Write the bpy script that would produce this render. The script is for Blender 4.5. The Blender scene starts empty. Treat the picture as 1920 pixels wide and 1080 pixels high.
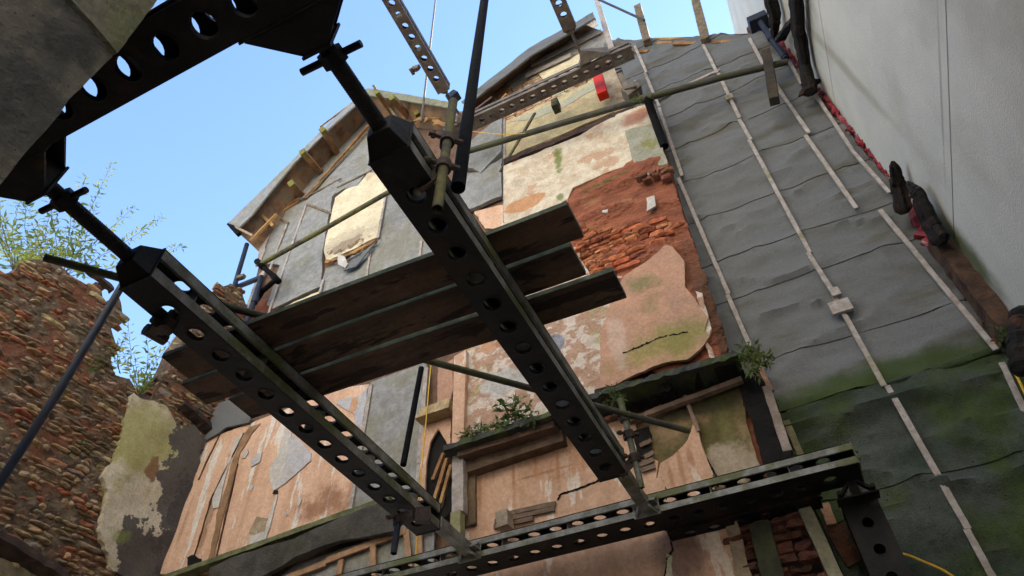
import bpy, bmesh, math, random
from mathutils import Vector, Matrix, noise, geometry
random.seed(7)
rad = math.radians
S = bpy.context.scene
# ------------------------------------------------------------------ camera, world, sun, exposure
F = 1261.907
RW = Matrix(((0.902144,-0.332626,-0.274767),(0.430729,0.657944,0.617724),(-0.02469,-0.675625,0.736832)))
cam = bpy.data.cameras.new("camera"); camo = bpy.data.objects.new("camera", cam); S.collection.objects.link(camo)
cam.sensor_width = 36; cam.lens = F/1920*36; cam.clip_end = 2000; cam.clip_start = 0.02
cr, cu, cb = RW @ Vector((1,0,0)), RW @ Vector((0,-1,0)), RW @ Vector((0,0,-1))
camo.matrix_world = Matrix(((cr.x,cu.x,cb.x,0),(cr.y,cu.y,cb.y,0),(cr.z,cu.z,cb.z,0),(0,0,0,1)))
S.camera = camo
SUN_EL, SUN_AZ = 38, 28          # degrees; azimuth measured from +Y (into the picture) towards +X
w = bpy.data.worlds.new("World"); S.world = w; w.use_nodes = True
nt = w.node_tree; sky = nt.nodes.new('ShaderNodeTexSky'); sky.sky_type = 'NISHITA'; sky.sun_disc = False
sky.sun_elevation = rad(SUN_EL); sky.sun_rotation = rad(SUN_AZ); sky.air_density = 1.0; sky.dust_density = 0.15; sky.ozone_density = 3.2
nt.links.new(sky.outputs[0], nt.nodes['Background'].inputs[0]); nt.nodes['Background'].inputs[1].default_value = 0.066
sl = bpy.data.lights.new("sun", 'SUN'); so = bpy.data.objects.new("sun", sl); S.collection.objects.link(so)
sl.energy = 5.0; sl.angle = rad(0.5); sl.color = (1, .96, .90)
sd = Vector((math.sin(rad(SUN_AZ))*math.cos(rad(SUN_EL)), math.cos(rad(SUN_AZ))*math.cos(rad(SUN_EL)), math.sin(rad(SUN_EL))))
so.rotation_euler = sd.to_track_quat('Z','Y').to_euler()
S.view_settings.view_transform = 'Standard'; S.view_settings.look = 'None'
S.view_settings.exposure = 2.97; S.view_settings.gamma = 1.0
S.render.engine = 'CYCLES'

# ------------------------------------------------------------------ pixel to world (photo 1920x1080)
def ray(px, py): return RW @ Vector((px-960, py-540, F))
def oy(px, py, y): d = ray(px, py); return d*(y/d.y)
def ox(px, py, x): d = ray(px, py); return d*(x/d.x)
def oz(px, py, z): d = ray(px, py); return d*(z/d.z)
D, BR, RX, H = 5.85, 5.5, 2.19, 2.7       # felt wall plane, chimney breast plane, pale wall plane, frame height
GZ = -1.6

# ------------------------------------------------------------------ materials
MATS = {}
def mat(name, c1, c2=None, scale=8, rough=.85, bump=.3, bscale=None, metal=0, stains=(), detail=8, c3=None, s3=2.0, t3=(.45,.62), aniso=(1,1,1), spec=.3, attr=None, grain=0, t12=(.35,.65), mott=7, speck=True):
    m = bpy.data.materials.new(name); m.use_nodes = True; n = m.node_tree.nodes; l = m.node_tree.links
    b = n['Principled BSDF']; b.inputs['Roughness'].default_value = rough; b.inputs['Metallic'].default_value = metal
    b.inputs['Specular IOR Level'].default_value = spec
    geo = n.new('ShaderNodeNewGeometry'); mp = n.new('ShaderNodeMapping'); mp.inputs['Scale'].default_value = aniso
    l.new(geo.outputs['Position'], mp.inputs['Vector'])
    def nz(sc, det=detail, vec=None, rg=.6):
        t = n.new('ShaderNodeTexNoise'); t.inputs['Scale'].default_value = sc; t.inputs['Detail'].default_value = det; t.inputs['Roughness'].default_value = rg
        l.new(vec or mp.outputs[0], t.inputs['Vector']); return t.outputs['Fac']
    def ramp(v, a, bb):
        r = n.new('ShaderNodeMapRange'); r.inputs['From Min'].default_value = a; r.inputs['From Max'].default_value = bb; r.interpolation_type = 'SMOOTHSTEP'
        l.new(v, r.inputs['Value']); return r.outputs[0]
    def mix(f, a, c, mode='MIX'):
        x = n.new('ShaderNodeMix'); x.data_type = 'RGBA'; x.blend_type = mode
        if hasattr(f, 'links') : l.new(f, x.inputs[0])
        else: x.inputs[0].default_value = f
        for i, q in ((6, a), (7, c)):
            if isinstance(q, (tuple, list)): x.inputs[i].default_value = (*q, 1)
            else: l.new(q, x.inputs[i])
        return x.outputs[2]
    col = mix(ramp(nz(scale), *t12), c1, c2 or tuple(v*.6 for v in c1))
    if c3: col = mix(ramp(nz(s3), *t3), col, c3)
    if attr:
        a = n.new('ShaderNodeAttribute'); a.attribute_name = attr; col = mix(1.0, col, a.outputs['Color'], 'MULTIPLY')
    for st in stains:
        (c, r3, sc, strength) = st[:4]; sharp = st[4] if len(st) > 4 else .5; nzs = st[5] if len(st) > 5 else .9; nsc = st[6] if len(st) > 6 else 3
        s = n.new('ShaderNodeVectorMath'); s.operation = 'SUBTRACT'; l.new(geo.outputs['Position'], s.inputs[0]); s.inputs[1].default_value = c
        v = n.new('ShaderNodeVectorMath'); v.operation = 'DIVIDE'; l.new(s.outputs[0], v.inputs[0]); v.inputs[1].default_value = r3
        ln = n.new('ShaderNodeVectorMath'); ln.operation = 'LENGTH'; l.new(v.outputs[0], ln.inputs[0])
        nn = nz(nsc, 8, geo.outputs['Position'], .65)
        ad = n.new('ShaderNodeMath'); ad.operation = 'MULTIPLY_ADD'; l.new(nn, ad.inputs[0]); ad.inputs[1].default_value = nzs*2; ad.inputs[2].default_value = -nzs
        a2 = n.new('ShaderNodeMath'); a2.operation = 'ADD'; l.new(ad.outputs[0], a2.inputs[0]); l.new(ln.outputs['Value'], a2.inputs[1])
        r = ramp(a2.outputs[0], 1.0, 1.0-sharp); f = n.new('ShaderNodeMath'); f.operation = 'MULTIPLY'; l.new(r, f.inputs[0]); f.inputs[1].default_value = strength
        col = mix(f.outputs[0], col, sc)
    if mott:
        g1 = ramp(nz(mott*4.5, 6, geo.outputs['Position'], .7), .36, .64); col = mix(g1, mix(1.0, col, (.80,.78,.76), 'MULTIPLY'), col)
        g2 = ramp(nz(mott, 5, geo.outputs['Position'], .7), .3, .62); col = mix(g2, mix(1.0, col, (.86,.84,.81), 'MULTIPLY'), col)
        if speck:
            g3 = ramp(nz(mott*9, 2, geo.outputs['Position'], .5), .67, .74); col = mix(g3, col, mix(1.0, col, (.38,.34,.30), 'MULTIPLY'))
    if grain:
        g = ramp(nz(120, 3), .3, .7); col = mix(g, col, mix(1.0, col, (1-grain,)*3, 'MULTIPLY'))
    l.new(col, b.inputs['Base Color'])
    bp = n.new('ShaderNodeBump'); bp.inputs['Strength'].default_value = bump; bp.inputs['Distance'].default_value = .035
    l.new(nz(bscale or scale*3, 10, None, .65), bp.inputs['Height']); l.new(bp.outputs[0], b.inputs['Normal'])
    MATS[name] = m; return m
def stn(px, py, rx, rz, col, k=1, y=BR, sharp=.5, nzs=.9, nsc=3): return (tuple(oy(px, py, y)), (rx, 3, rz), col, k, sharp, nzs, nsc)

GREEN = (.13,.17,.035); DKG = (.05,.07,.02); RED = (.24,.075,.035)
steel = mat('soot_steel', (.016,.014,.0135), (.008,.0075,.0075), 5, .6, .25, metal=.2, c3=(.040,.020,.012), s3=3.2, t3=(.55,.72), spec=.2)
mossteel = mat('mossy_steel', (.25,.25,.24), (.12,.12,.10), 7, .6, .3, metal=.1, c3=(.10,.11,.045), s3=3, t3=(.48,.62), mott=9)
galv = mat('galvanised_steel', (.20,.17,.14), (.12,.10,.085), 6, .6, .15, metal=.1, c3=(.10,.065,.04), s3=3, t3=(.55,.75))
tubem = mat('tube_steel', (.085,.08,.07), (.04,.038,.033), 6, .7, .3, metal=.1, c3=(.075,.08,.035), s3=3, t3=(.45,.6))
greentube = mat('green_tube', (.11,.10,.07), (.05,.045,.035), 12, .75, .4, c3=(.14,.135,.045), s3=5, t3=(.42,.6))
darkpipe = mat('dark_pipe', (.007,.007,.0075), (.004,.004,.004), 6, .8, .3, spec=.08)
bluepipe = mat('blue_pipe', (.020,.028,.052), (.014,.018,.030), 6, .55, .1, spec=.25)
felt_st = [(tuple(oy(1700,700,D)), (1.9,3,.22), (.045,.075,.015), .9, .7, .5, 4), (tuple(oy(1550,760,D)), (1.2,3,.18), (.05,.075,.015), .8, .7, .5, 4)]
felt = mat('grey_felt', (.172,.176,.178), (.142,.146,.148), 50, .85, .35, 90, aniso=(.55,1,2.6), c3=(.118,.112,.088), s3=1.2, t3=(.50,.68), stains=felt_st, grain=.35, mott=0)  # brown horizontal streaks in the colour stand in for shading along the folds
feltg = mat('mossy_felt', (.090,.105,.095), (.042,.062,.040), 2.2, .85, .5, 60, c3=(.055,.085,.022), s3=1.6, t3=(.42,.60), grain=.45, mott=4)  # besides moss, the pale mottles carry painted sheen and fold highlights
feltL = mat('pale_felt', (.33,.335,.33), (.27,.275,.275), 6, .9, .3, 90, c3=(.27,.265,.22), s3=1.5, grain=.25, mott=4, speck=False)
wood = mat('weathered_wood', (.24,.19,.13), (.13,.095,.06), 5, .85, .35, 25, aniso=(3,3,3), c3=(.10,.11,.03), s3=3, t3=(.55,.7))
palewood = mat('pale_batten', (.43,.39,.37), (.32,.28,.25), 12, .85, .3, 30, c3=(.22,.20,.10), s3=2.2, t3=(.58,.72))
brownwood = mat('brown_wood', (.34,.17,.07), (.17,.08,.035), 6, .85, .5, 24, c3=(.42,.25,.10), s3=3)
soffitm = mat('stained_soffit', (.33,.19,.10), (.13,.065,.035), 3.5, .85, .4, 20, c3=(.20,.15,.10), s3=4)
charm = mat('charred_wood', (.02,.014,.011), (.008,.007,.006), 8, .85, 1.2, 25, c3=(.09,.04,.02), s3=5, t3=(.55,.7))
ply = mat('board_underside', (.12,.070,.044), (.05,.030,.020), 3, .85, .4, 22, aniso=(.5,2.2,1), c3=(.022,.013,.010), s3=4.5, t3=(.54,.60))
boardedge = mat('board_edge', (.11,.14,.10), (.055,.075,.055), 8, .85, .3, 30)
brick = mat('rubble_stone', (1,1,1), (.62,.58,.55), 12, .95, 1.0, 18, attr='tint', c3=(.75,.80,.5), s3=1.3, t3=(.55,.75), stains=[(tuple(ox(90,560,-5.6)), (3,2.2,.75), (.46,.33,.17), .45, .9, .7, 3), (tuple(ox(190,600,-6)), (3,1.2,.8), (.40,.30,.17), .35, .9, .7, 3)])  # paler overlay at the wall top: buff stone tone plus painted sunlight
mortar = mat('mortar', (.20,.12,.08), (.12,.07,.045), 7, .95, 1.0, 14)
redmort = mat('red_mortar', (.24,.085,.045), (.15,.05,.028), 6, .95, 1.0, 14)
cream = mat('cream_board', (.70,.62,.44), (.62,.54,.37), 4, .8, .1, 30, stains=[(tuple(oy(655,464,D)), (.46,3,.22), (.15,.075,.035), .9, .35, 1.3, 6), (tuple(oy(650,455,D)), (.5,3,.3), (.5,.42,.30), .6, .1, 1.2, 5), (tuple(oy(700,330,D)), (.28,3,.22), (.45,.33,.19), .6, .3, 1.0, 6)])
plast_st = [stn(1048,300,.10,.42,(.13,.17,.02),.85,sharp=.6,nzs=1.6,nsc=5), stn(1052,372,.09,.14,(.12,.16,.03),.8), stn(985,385,.36,.17,(.50,.25,.12),.9,sharp=.15,nzs=.5),
            stn(1190,225,.33,.22,(.42,.16,.10),.75,sharp=.6), stn(1110,230,.3,.2,(.45,.27,.17),.5), stn(975,345,.12,.1,(.40,.38,.30),.5)]
plast = mat('cream_plaster', (.66,.60,.48), (.52,.42,.31), 5, .9, .6, 16, c3=(.50,.34,.23), s3=2.3, t3=(.56,.60), stains=plast_st)
greyplast = mat('grey_plaster', (.33,.33,.27), (.27,.27,.21), 5, .9, .35, 20, stains=[stn(1220,272,.14,.34,(.20,.20,.05),.8,sharp=.9,nzs=1.5,nsc=6), stn(1215,320,.25,.15,(.09,.11,.02),.7,sharp=.7)])
pinkst = [stn(1240,660,.8,.33,(.24,.22,.06),.8,sharp=.9,nzs=1.1,nsc=4), stn(1215,545,.22,.22,(.16,.17,.06),.7,sharp=.9,nzs=1.8,nsc=5), stn(1225,580,.14,.3,(.20,.18,.07),.5,sharp=.9,nzs=1.6,nsc=5), stn(1290,640,.4,.3,(.18,.19,.04),.7,sharp=.8),stn(1165,650,.12,.5,(.52,.42,.36),.5)]
pink = mat('pink_plaster', (.47,.27,.175), (.41,.24,.165), 3, .8, .12, 14, c3=(.33,.21,.15), s3=1.5, t3=(.5,.75), stains=pinkst)
roughw = mat('flaking_plaster', (.60,.52,.45), (.42,.27,.19), 6, .9, 1.0, 12, t12=(.47,.53), c3=(.34,.38,.17), s3=2.3, t3=(.56,.70), stains=[stn(1040,650,.16,.17,(.20,.22,.28),.9,sharp=.2,nzs=.5), stn(950,720,.45,.2,(.45,.46,.45),.8,sharp=.4), stn(960,640,.4,.09,(.36,.15,.07),.9,sharp=.3)])
peach = mat('peach_plaster', (.58,.37,.255), (.50,.31,.205), 2.5, .8, .12, 12, aniso=(2.2,1,.45), c3=(.64,.53,.44), s3=2.2, t3=(.58,.60),
            stains=[stn(1030,890,.36,.02,(.28,.14,.08),.8,nzs=.15), stn(1060,860,.38,.30,(.42,.22,.13),.55,sharp=.15,nzs=.35), stn(1280,1040,.3,.4,(.15,.09,.08),.8,sharp=.7), stn(1000,838,.8,.14,(.30,.25,.12),.7,sharp=.9,nzs=1.2)]+[stn(x_,y_,.035,h_,(.36,.17,.085),.75,sharp=.9,nzs=.9,nsc=5) for x_,y_,h_ in ((930,880,.35),(968,900,.4),(1008,870,.35),(1050,880,.3),(1095,850,.3),(905,930,.3),(1280,880,.4),(1262,900,.3),(1300,870,.3))])
peachL = mat('peach_board', (.66,.44,.31), (.59,.37,.25), 2.2, .8, .12, 12, aniso=(2.6,1,.4), c3=(.68,.63,.57), s3=1.9, t3=(.565,.575),
            stains=[(tuple(oy(620,945,D)), (.6,3,.3), (.27,.12,.06), .8, .7, 1.3, 4), (tuple(oy(400,960,D)), (.09,3,.9), (.28,.15,.07), .8, .5, 1.0, 3), (tuple(oy(480,900,D)), (.06,3,.8), (.36,.21,.12), .6, .9, .8, 4), (tuple(oy(350,980,D)), (.05,3,.6), (.36,.21,.12), .6, .9, .8, 4), (tuple(oy(560,880,D)), (.05,3,.7), (.40,.24,.14), .5, .9, .8, 4)])
brownst = mat('mould_wall', (.20,.14,.07), (.28,.20,.11), 3, .9, .5, 12, c3=(.10,.085,.03), s3=1.8, t3=(.45,.62), stains=[stn(1360,800,.10,.7,(.17,.165,.06),.7,sharp=.9,nzs=1.3,nsc=6), stn(1370,870,.4,.25,(.40,.33,.25),.85,sharp=.5,nzs=1.2,nsc=4), stn(1250,790,.3,.3,(.30,.21,.13),.6,sharp=.6,nzs=1.2), stn(1310,770,.7,.13,(.045,.045,.02),.8,sharp=.6)])
render_st = [(tuple(ox(1560,200,RX)), (3,.18,1.2), (.09,.085,.035), .95, .8, .5, 2), (tuple(ox(1810,470,RX)), (3,.24,1.0), (.09,.10,.035), .95, .8, .5, 2), (tuple(ox(1740,390,RX)), (3,.14,.6), (.07,.07,.03), .95, .8, .4, 2),
             (tuple(ox(1585,130,RX)), (3,.14,2.2), (.24,.19,.11), .5, .9, .4, 2), (tuple(ox(1765,180,RX)), (3,1.4,.03), (.24,.22,.19), .6, .9, .3, 4)]
rend = mat('pale_render', (.62,.59,.515), (.56,.535,.47), 1.6, .9, .35, 60, c3=(.46,.43,.35), s3=.9, t3=(.45,.75), stains=render_st, grain=.10, mott=0)
concrete = mat('old_render', (.15,.145,.12), (.08,.08,.075), 6, .95, .9, 14, c3=(.20,.17,.11), s3=3, t3=(.5,.7))
white = mat('white_plaster', (.62,.57,.47), (.50,.45,.36), 4, .9, .4, 18, c3=(.36,.38,.20), s3=1.6, t3=(.52,.70))
oldgreen = mat('yellowed_plaster', (.46,.42,.25), (.36,.33,.19), 4, .9, .6, 14, c3=(.24,.27,.07), s3=1.7, t3=(.50,.66))
sootp = mat('sooty_plaster', (.09,.085,.085), (.05,.045,.045), 5, .9, .5, 14)
paper = mat('torn_paper', (.56,.54,.50), (.46,.44,.42), 5, .85, .15, 20)
bluepaper = mat('bluish_plaster', (.42,.43,.48), (.48,.46,.45), 5, .85, .15, 20)
stripe = mat('brown_stripe', (.22,.13,.07), (.33,.20,.11), 6, .85, .3, 20)
redp = mat('red_paint', (.75,.035,.01), (.65,.03,.01), 5, .5, .05)
redins = mat('pink_foil', (.34,.035,.045), (.16,.02,.028), 8, .45, .8, 14, c3=(.55,.30,.28), s3=7, t3=(.58,.7))
dirt = mat('dark_earth', (.06,.05,.04), (.035,.03,.025), 3, .95, .8)
leafm = mat('leaf', (.10,.17,.04), (.06,.11,.03), 9, .6, .1, c3=(.16,.20,.05), s3=3)
leafy = mat('buddleia_leaf', (.20,.26,.07), (.12,.17,.06), 9, .6, .1, c3=(.46,.50,.10), s3=2, t3=(.42,.58), mott=0)
for q in (leafm, leafy):      # light passes through leaves
    n_ = q.node_tree.nodes; b_ = n_['Principled BSDF']; tr = n_.new('ShaderNodeBsdfTranslucent'); mx = n_.new('ShaderNodeMixShader'); mx.inputs[0].default_value = .45
    q.node_tree.links.new(b_.inputs['Base Color'].links[0].from_socket, tr.inputs['Color']); q.node_tree.links.new(b_.outputs[0], mx.inputs[1]); q.node_tree.links.new(tr.outputs[0], mx.inputs[2])
    q.node_tree.links.new(mx.outputs[0], n_['Material Output'].inputs['Surface'])
stemm = mat('stem', (.14,.12,.07), (.09,.07,.04), 9)
yellow = mat('yellow_cable', (.70,.42,.03), (.60,.36,.03), 5, .5, .05)
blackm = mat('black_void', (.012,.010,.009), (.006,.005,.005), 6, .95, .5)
rope = mat('steel_rope', (.20,.17,.14), (.10,.08,.07), 60, .7, .8, 120)

# ------------------------------------------------------------------ mesh collecting helpers
class MB:
    def __init__(s): s.v = []; s.f = []; s.c = []
    def add(s, vs, fs, c=None):
        k = len(s.v); s.v += [Vector(p) for p in vs]; s.f += [tuple(i+k for i in f) for f in fs]; s.c += [c]*len(fs)
    def hexa(s, a, b): # a: 4 corner loop, b: matching 4 corner loop
        s.add(list(a)+list(b), [(3,2,1,0),(4,5,6,7),(0,1,5,4),(1,2,6,5),(2,3,7,6),(3,0,4,7)])
    def box(s, p, q):
        x,y,z = p; X,Y,Z = q
        s.hexa([(x,y,z),(X,y,z),(X,Y,z),(x,Y,z)], [(x,y,Z),(X,y,Z),(X,Y,Z),(x,Y,Z)])
    def bar(s, p, q, w, h, side=None, n=5, jit=.002, taper=1):
        p, q = Vector(p), Vector(q); d = (q-p).normalized()
        sv = Vector(side) if side else Vector((0,1,0)); b = (sv - d*sv.dot(d))
        if b.length < 1e-3: b = d.orthogonal()
        b.normalize(); a = d.cross(b).normalized(); rings = []
        for i in range(n+1):
            t = i/n; c = p.lerp(q, t); k = 1+(taper-1)*t
            rings.append([c + a*(sx*w*k/2+random.uniform(-jit,jit)) + b*(sy*h*k/2+random.uniform(-jit,jit)) for sx, sy in ((-1,-1),(1,-1),(1,1),(-1,1))])
        vs = [v for r in rings for v in r]; fs = [(0,3,2,1), tuple(4*n+i for i in range(4))]
        for i in range(n):
            for j in range(4):
                fs.append((4*i+j, 4*i+(j+1)%4, 4*i+4+(j+1)%4, 4*i+4+j))
        s.add(vs, fs)
    def tube(s, pts, r, seg=14, open_end=False, wob=0, prof=None):
        pts = [Vector(p) for p in pts]; vs = []; fs = []; n = len(pts); ref = None; rr = r if isinstance(r, (list, tuple)) else [r]*n
        for i, p in enumerate(pts):
            t = (pts[min(i+1,n-1)]-pts[max(i-1,0)]).normalized()
            a = t.orthogonal().normalized() if ref is None else (ref - t*ref.dot(t)).normalized()
            ref = a; b = t.cross(a)
            for j in range(seg):
                th = 2*math.pi*j/seg; k = rr[i]*(1+random.uniform(-wob,wob))*(prof[j] if prof else 1); vs.append(p + a*math.cos(th)*k + b*math.sin(th)*k)
        for i in range(n-1):
            for j in range(seg): fs.append((i*seg+j, i*seg+(j+1)%seg, (i+1)*seg+(j+1)%seg, (i+1)*seg+j))
        s.add(vs, fs)
        if open_end:
            for e, o in ((0,1),(n-1,n-2)):
                p = pts[e]; t = (pts[o]-p).normalized(); k = len(s.v)-len(vs)+e*seg
                inner = [p + (vs[e*seg+j]-p)*.82 for j in range(seg)]; deep = [v + t*min(.25, (pts[o]-p).length*.5) for v in inner]
                kk = len(s.v); s.v += inner + deep
                for j in range(seg):
                    s.f.append((k+j, k+(j+1)%seg, kk+(j+1)%seg, kk+j)); s.c.append(None)
                    s.f.append((kk+j, kk+(j+1)%seg, kk+seg+(j+1)%seg, kk+seg+j)); s.c.append(None)
                s.f.append(tuple(kk+seg+j for j in range(seg))); s.c.append(None)
        else:
            k = len(s.v)-len(vs); s.f.append(tuple(k+j for j in range(seg))); s.f.append(tuple(k+(n-1)*seg+j for j in range(seg))); s.c += [None]*2
    def grid(s, fn, nu, nv):
        vs = [fn(i/nu, j/nv) for j in range(nv+1) for i in range(nu+1)]
        s.add(vs, [(j*(nu+1)+i, j*(nu+1)+i+1, (j+1)*(nu+1)+i+1, (j+1)*(nu+1)+i) for j in range(nv) for i in range(nu)])

def wloc(o):
    l = Vector((0,0,0))
    while o: l = l + o.location; o = o.parent
    return l
def obj(name, mb, m, parent=None, smooth=False, bevel=0, recalc=True):
    me = bpy.data.meshes.new(name); off = wloc(parent) if parent else None
    if off is None:
        xs = [v.x for v in mb.v]; ys = [v.y for v in mb.v]; zs = [v.z for v in mb.v]
        off = Vector(((min(xs)+max(xs))/2, (min(ys)+max(ys))/2, min(zs)))
    me.from_pydata([v-off for v in mb.v], [], mb.f); me.update()
    if any(c is not None for c in mb.c):
        a = me.color_attributes.new('tint', 'FLOAT_COLOR', 'CORNER'); k = 0
        for p, c in zip(me.polygons, mb.c):
            for li in p.loop_indices: a.data[li].color = (*(c or (1,1,1)), 1)
    if recalc:
        bm = bmesh.new(); bm.from_mesh(me); bmesh.ops.recalc_face_normals(bm, faces=bm.faces); bm.to_mesh(me); bm.free()
    if smooth: me.polygons.foreach_set('use_smooth', [True]*len(me.polygons))
    me.materials.append(m); o = bpy.data.objects.new(name, me); S.collection.objects.link(o)
    if parent: o.parent = parent
    else: o.location = off
    if bevel:
        b = o.modifiers.new('bevel', 'BEVEL'); b.width = bevel; b.segments = 2; b.limit_method = 'ANGLE'; b.angle_limit = rad(50)
    if smooth:
        try: me.set_sharp_from_angle(angle=rad(40))
        except Exception: pass
    return o
def tag(o, label, cat=None, group=None, kind=None):
    if label: o['label'] = label
    if cat: o['category'] = cat
    if group: o['group'] = group
    if kind: o['kind'] = kind
    return o
def thing(name, label, cat, loc, group=None):
    o = bpy.data.objects.new(name, None); S.collection.objects.link(o); o.location = loc; o.empty_display_size = .1
    return tag(o, label, cat, group)

# ---- irregular sheet on a plane: polygon given in pixels, unprojected on a wall plane, ragged rim, real thickness
def inpoly(x, y, P):
    c = False; n = len(P); j = n-1
    for i in range(n):
        if (P[i][1] > y) != (P[j][1] > y) and x < (P[j][0]-P[i][0])*(y-P[i][1])/(P[j][1]-P[i][1])+P[i][0]: c = not c
        j = i
    return c
def rag(P, amp, step=.05):
    out = []; n = len(P)
    for i in range(n):
        a, b = Vector(P[i]), Vector(P[(i+1)%n]); L = (b-a).length; k = max(1, int(L/step)); nn = Vector((-(b-a).y, (b-a).x)).normalized()
        for j in range(k):
            p = a.lerp(b, j/k); d = noise.noise(Vector((p.x*4+9, p.y*4, 3)))*.9 + noise.noise(Vector((p.x*13, p.y*13, 7)))*.55 + noise.noise(Vector((p.x*31, p.y*31, 2)))*.3
            out.append(p + nn*(d*amp))
    return out
def sheet2(P, frame, thick, amp=.03, step=.05, inner=.14, relief=.006, rsc=3.0, fn=None):
    """P list of 2D points; frame(u,v,t)->world, t is height proud of the plane"""
    B = rag(P, amp, step); m = MB(); n = len(B)
    us = [p.x for p in B]; vs_ = [p.y for p in B]; pts = list(B)
    Bt = [tuple(p) for p in B]; u = min(us)
    while u < max(us):
        v = min(vs_)
        while v < max(vs_):
            q = (u+random.uniform(-.3,.3)*inner, v+random.uniform(-.3,.3)*inner)
            if inpoly(q[0], q[1], Bt): pts.append(Vector(q))
            v += inner
        u += inner
    r = geometry.delaunay_2d_cdt(pts, [(i, (i+1)%n) for i in range(n)], [], 1, 1e-5)
    V, E_, Fc = r[0], r[1], r[2]
    def hgt(p):
        if fn: return thick + fn(p.x, p.y)
        return thick + relief*noise.noise(Vector((p.x*rsc, p.y*rsc, 1.7)))*2
    front = [frame(p.x, p.y, hgt(p)) for p in V]; m.add(front, [tuple(f) for f in Fc])
    cnt = {}
    for f in Fc:
        for i in range(len(f)):
            e = (f[i], f[(i+1)%len(f)]); cnt[tuple(sorted(e))] = cnt.get(tuple(sorted(e)), 0)+1
    back = {}
    for (a, b), c in cnt.items():
        if c == 1:
            for i in (a, b):
                if i not in back: back[i] = len(m.v); m.v.append(frame(V[i].x, V[i].y, -.004))
            m.f.append((a, b, back[b], back[a])); m.c.append(None)
    return m
def yframe(y): return lambda u, v, t: Vector((u, y-t, v))
def sheet(pix, y, thick=.02, **k):
    P = []
    for px in pix: p = oy(px[0], px[1], y); P.append((p.x, p.z))
    return sheet2(P, yframe(y), thick, **k)
def patch(name, pix, y, m, parent, thick=.02, label=None, **k):
    o = obj(name, sheet(pix, y, thick, **k), m, parent, recalc=False); 
    me = o.data; bm = bmesh.new(); bm.from_mesh(me); bmesh.ops.recalc_face_normals(bm, faces=bm.faces)
    bm.to_mesh(me); bm.free()
    if label: o['label'] = label
    return o
def solid(pix, y, depth):
    P = [oy(a, b, y) for a, b in pix]; m = MB(); n = len(P)
    m.add(P+[p+Vector((0,depth,0)) for p in P], [tuple(range(n)), tuple(range(2*n-1, n-1, -1))]+[(i, (i+1)%n, n+(i+1)%n, n+i) for i in range(n)]); return m
# ---- rubble: individual stones in courses inside a 2D polygon
def rubble(m, P, frame, ch=(.05,.10), cw=(.10,.28), dep=(.02,.06), tints=((.36,.20,.11),(.30,.12,.07)), slope=0, gap=.008, noz=0.012):
    us = [p[0] for p in P]; vs = [p[1] for p in P]; v = min(vs)-.3; big = ch[1] < .09 and cw[1] < .3
    while v < max(vs)+.3:
        h = random.uniform(*ch)*(1.55 if big and random.random() < .22 else 1); u = min(us)-random.random()*.2
        while u < max(us):
            wd = random.uniform(*cw)*(1.4 if big and random.random() < .15 else 1); sv = v + slope*(u-min(us)) + .09*noise.noise(Vector((u*.9, v*.9, 5))); cx, cy = u+wd/2, sv+h/2
            if inpoly(cx, cy, P):
                d = random.uniform(*dep) ; tc = random.choice(tints); k = random.uniform(.7,1.25); tc = tuple(min(.8, c*k*1.6*random.uniform(.92,1.08)) for c in tc)
                nu, nv = (4, 3) if wd > .14 else (3, 3); tilt = random.uniform(-.35,.35)*h; sq = [random.uniform(0,.25)*h for _ in range(4)]; sx0 = random.uniform(0,.12)*wd; sx1 = random.uniform(0,.12)*wd
                vsx = []; seed = random.uniform(0,99)
                for j in range(nv+1):
                    for i in range(nu+1):
                        a, b = i/nu, j/nv
                        x = u+gap+(wd-2*gap)*a + sx0*(1-a)*b - sx1*a*(1-b); y = sv+gap+(h-2*gap)*b + tilt*(a-.5)*.5 + (1-b)*(sq[0]*(1-a)+sq[1]*a) - b*(sq[2]*(1-a)+sq[3]*a)
                        edge = 1 if (i in (0,nu) or j in (0,nv)) else 0
                        nzv = noise.noise(Vector((x*9+seed, y*9, seed)))
                        t = d*(.72 if edge else 1) + (0 if edge else noz*nzv*2) + noz*.5*noise.noise(Vector((x*25,y*25,seed)))
                        if edge and (i in (0,nu)) and (j in (0,nv)): t *= .8; x += (.5-a)*wd*.05; y += (.5-b)*h*.1
                        x += .012*noise.noise(Vector((y*30,seed,1))); y += .014*noise.noise(Vector((x*22,seed,2)))
                        vsx.append(frame(x, y, t))
                k0 = len(vsx); ring = [i for i in range(nu+1)]+[(nu+1)*j+nu for j in range(1,nv+1)]+[(nu+1)*nv+i for i in range(nu-1,-1,-1)]+[(nu+1)*j for j in range(nv-1,0,-1)]
                fs = [(j*(nu+1)+i, j*(nu+1)+i+1, (j+1)*(nu+1)+i+1, (j+1)*(nu+1)+i) for j in range(nv) for i in range(nu)]
                for q in ring:
                    i, j = q % (nu+1), q//(nu+1); x = u+gap+(wd-2*gap)*(.06+.88*i/nu); y = sv+gap+(h-2*gap)*j/nv; vsx.append(frame(x, y, -.05))
                R_ = len(ring)
                for q in range(R_): fs.append((ring[q], ring[(q+1)%R_], k0+(q+1)%R_, k0+q))
                m.add(vsx, fs, tc)
            u += wd
        v += h
    return m
def ypoly(pix, y): return [(oy(a,b,y).x, oy(a,b,y).z) for a, b in pix]
REDS = ((.34,.10,.045),(.28,.085,.04),(.38,.14,.065),(.26,.09,.05),(.40,.17,.09),(.30,.10,.05))
BUFF = ((.27,.20,.12),(.31,.23,.13),(.21,.16,.11),(.26,.13,.075),(.24,.19,.14),(.30,.20,.11),(.17,.14,.11),(.27,.11,.06),(.34,.27,.17),(.22,.17,.12))

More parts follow.
